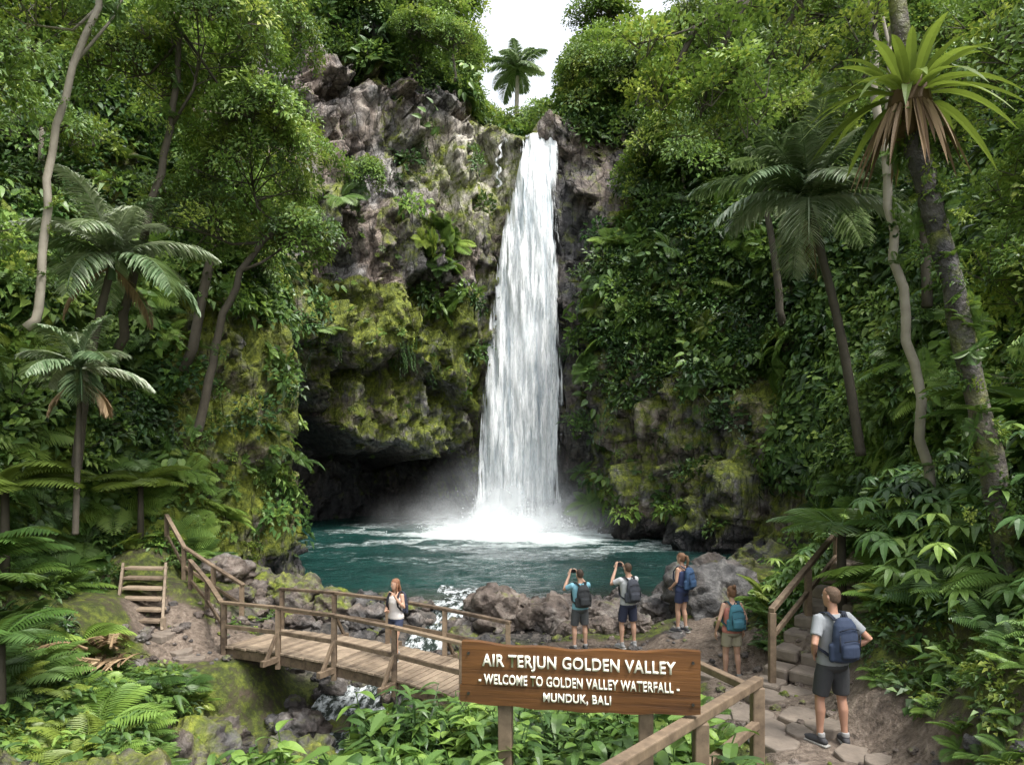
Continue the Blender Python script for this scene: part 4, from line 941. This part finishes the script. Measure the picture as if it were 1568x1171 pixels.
        for q in (-1,1):
            c.tube([(q*.07,y0-.02,1.41),(q*.1,-.05+yl(1.44),1.475),(q*.115,.04+yl(1.42),1.455),(q*.125,.125+yl(1.3),1.33),(q*.14,.12+yl(1.2),1.18),(q*.17,.03,1.08),(q*.15,y0-.03,1.03)],[.027]*7,8,side=(1,0,0),flat=.32)
        c.tube([(-.03,y0-.05,1.44),(-.02,y0-.05,1.48),(.02,y0-.05,1.48),(.03,y0-.05,1.44)],[.008]*4,6)
        c.tube([(-.1,y0-.195,1.215),(0,y0-.215,1.235),(.1,y0-.195,1.215)],[.006]*3,5)
        c.tube([(-.12,y0-.15,1.32),(0,y0-.19,1.36),(.12,y0-.15,1.32)],[.006]*3,5)
        for q in (-1,1): c.tube([(q*.12,y0-.165,1.1),(q*.125,y0-.165,1.28)],[.008,.008],5)
        c.obj('backpack_straps',[cloth(tuple(x*.35 for x in o['pack']))],e,True)
    if 'phone' in o:
        c=MB(); p=V3(o['phone']); c.beam(p-V3((.075,0,0)),p+V3((.075,0,0)),.012,.075); c.tube([p+V3((.045,.004,.02)),p+V3((.045,.012,.02))],[.01,.01],8)
        c.obj('phone',[simple('phone_black',(.02,.02,.022),.25,.1)],e,bevel=.003)
    if 'camera' in o:
        c=MB(); p=V3(o['camera']); c.beam(p-V3((.065,0,0)),p+V3((.065,0,0)),.05,.08); c.tube([p,p+V3((0,.1,0))],[.034,.036],14); c.beam(p+V3((-.025,0,.05)),p+V3((.025,0,.05)),.05,.03)
        c.obj('camera',[simple('camera_black',(.02,.02,.022),.35,.1)],e,bevel=.004)
def leg(x,y=0,kx=None,ky=None,tw=0,dz=0): return ((kx if kx is not None else x*.95,ky if ky is not None else y*.5+.025,.49+dz*.5),(x,y-.01,.085+dz),tw)
stand={'L':leg(-.13,0,tw=.2),'R':leg(.13,.02,tw=-.2)}
def holdup(px,py,pz):
    return {'L':((-.30+px*.3,.16,1.30),(px-.10,py-.06,pz-.045),(.25,.35,.9),(.8,.3,0),.7),'R':((.28+px*.4,.18,1.30),(px+.10,py-.06,pz-.045),(-.25,.35,.9),(-.8,.3,0),.7)}
GZ=lambda x,y: H(x,y)+.01
put=lambda name,x,y,zf,yaw,h,o: person(name,(x,y,zf),yaw,h,o)
put('standing_man',1.49,14.95,GZ(1.49,14.95),.28,1.78,dict(legs=stand,arms=holdup(-.03,.36,1.62),phone=(-.03,.37,1.64),shirt=(.2,.42,.52),shorts=(.07,.075,.08),pack=(.03,.033,.037),hc=(.05,.03,.018),short=1))
put('standing_man',2.5,14.7,GZ(2.5,14.7),.35,1.83,dict(legs={'L':leg(-.14,.02,tw=.2),'R':leg(.14,0,tw=-.2)},arms=holdup(-.03,.34,1.64),camera=(-.03,.34,1.645),shirt=(.45,.46,.47),shorts=(.025,.03,.06),pack=(.045,.05,.065),hc=(.07,.04,.022),short=1,shoe=(.3,.3,.3)))
put('standing_woman',3.63,14.6,max(.76,GZ(3.63,14.6)),.75,1.7,dict(fem=1,legs={'L':leg(-.09,.05,tw=.1),'R':leg(.09,-.04,tw=-.1)},arms={'L':((-.21,.0,1.13),(-.17,.16,.98),(.4,.7,-.5),(.5,.3,0),.4),'R':((.22,-.04,1.13),(.2,.08,.9),(0,.2,-1),(-1,0,0),.4)},shirt=(.035,.05,.12),shorts=(.03,.04,.09),tank=1,pack=(.03,.07,.15),hair='pony',hc=(.16,.08,.04),sl=.55,hy=.1))
put('standing_woman',3.96,12.3,GZ(3.96,12.3),.12,1.7,dict(fem=1,legs={'L':leg(-.11,.03,tw=.15),'R':leg(.11,-.05,tw=-.2)},arms={'L':((-.27,-.06,1.14),(-.29,.05,.9),(0,.2,-1),(1,0,0),.4),'R':((.25,-.06,1.14),(.25,.06,.9),(0,.2,-1),(-1,0,0),.4)},shirt=(.55,.22,.18),shorts=(.34,.31,.22),tank=1,pack=(.05,.17,.22),hair='bun',hc=(.16,.08,.04),sl=.6,hy=.15,skin=SKIN))
put('standing_man',3.66,7.8,GZ(3.66,7.8),.22,1.8,dict(legs={'L':leg(-.14,.03,tw=.3),'R':leg(.13,-.03,tw=-.35)},arms={'L':((-.3,-.1,1.15),(-.19,.06,1.0),(.5,.6,-.3),(.8,-.5,0),.3),'R':((.38,-.12,1.17),(.21,.03,1.02),(-.6,.5,-.4),(-.8,-.5,0),.3)},shirt=(.22,.235,.25),shorts=(.035,.037,.04),pack=(.022,.035,.07),hc=(.1,.06,.035),short=1,hy=.35,skin=SKIN2))
BZ=.31+.1+.025
put('walking_woman',-2.35,13.8,BZ,2.7,1.66,dict(fem=1,legs={'L':leg(-.08,.14,ky=.12,tw=.05),'R':leg(.08,-.16,ky=-.02,tw=-.05)},arms={'L':((-.24,.05,1.15),(-.12,.2,1.4),(.5,.2,.8),(.5,.4,0),.5),'R':((.2,.04,1.12),(.1,.24,1.08),(-.7,.5,.1),(-.3,-.3,1),.5)},shirt=(.6,.56,.54),shorts=(.03,.04,.08),tank=1,hair='long',hc=(.22,.1,.05),sl=.5,hy=-.4,hp=-.05,pack=(.03,.035,.06)))
# fallen dry fronds on the left bank
e=empty('dry_palm_fronds',(-7.6,12.6,.75)); b=MB()
for i in range(5): frond(b,(R.uniform(-.3,.3),R.uniform(-.2,.3),R.uniform(0,.3)),2.0+i*.55,.35,R.uniform(1.2,1.7),n=14,droop=1.6,mi=0,ll=.35,lw=.045,lvb=R.uniform(.3,.9),hang=.7)
for i in range(26):
    a=R.uniform(-.5,.5)+1.9; d=V3((math.cos(a),math.sin(a),.35)).normalized(); b.leaf(V3((R.uniform(-.3,.3),R.uniform(-.3,.3),-.1)),d,V3((0,0,1)),R.uniform(.8,1.4),.07,5,.3,.5,0,R.random())
b.obj('fronds',[G_dry],e)
# ---------------- world, light, camera ----------------
w=bpy.data.worlds.new('World'); scene.world=w; w.use_nodes=True; nt=w.node_tree; nt.nodes.clear()
SE,SAZ=math.radians(60),math.radians(128)
sky=N(nt,'TexSky',sky_type='NISHITA'); sky.sun_disc=False; sky.sun_elevation=SE; sky.sun_rotation=SAZ; sky.dust_density=4; sky.air_density=1.2
hs=N(nt,'HueSaturation',{'Saturation':.25,'Value':2.95,'Color':sky.outputs[0]})
bg=N(nt,'Background',{'Color':hs.outputs[0],'Strength':.15}); o=N(nt,'OutputWorld'); nt.links.new(bg.outputs[0],o.inputs[0])
su=bpy.data.lights.new('sun','SUN'); su.energy=3.6; su.angle=math.radians(11); su.color=(1,.97,.9)
so=link(bpy.data.objects.new('sun',su)); dv=V3((math.sin(SAZ)*math.cos(SE),math.cos(SAZ)*math.cos(SE),math.sin(SE))); so.rotation_euler=dv.to_track_quat('Z','Y').to_euler()
cam=bpy.data.cameras.new('camera'); cam.lens=24; cam.sensor_width=36; cam.shift_y=.0603; cam.clip_end=800; cam.clip_start=.05
co_=link(bpy.data.objects.new('camera',cam)); co_.location=(0,0,4.8); co_.rotation_euler=(math.radians(90),0,0); scene.camera=co_
scene.view_settings.view_transform='Standard'; scene.view_settings.look='None'; scene.view_settings.exposure=0
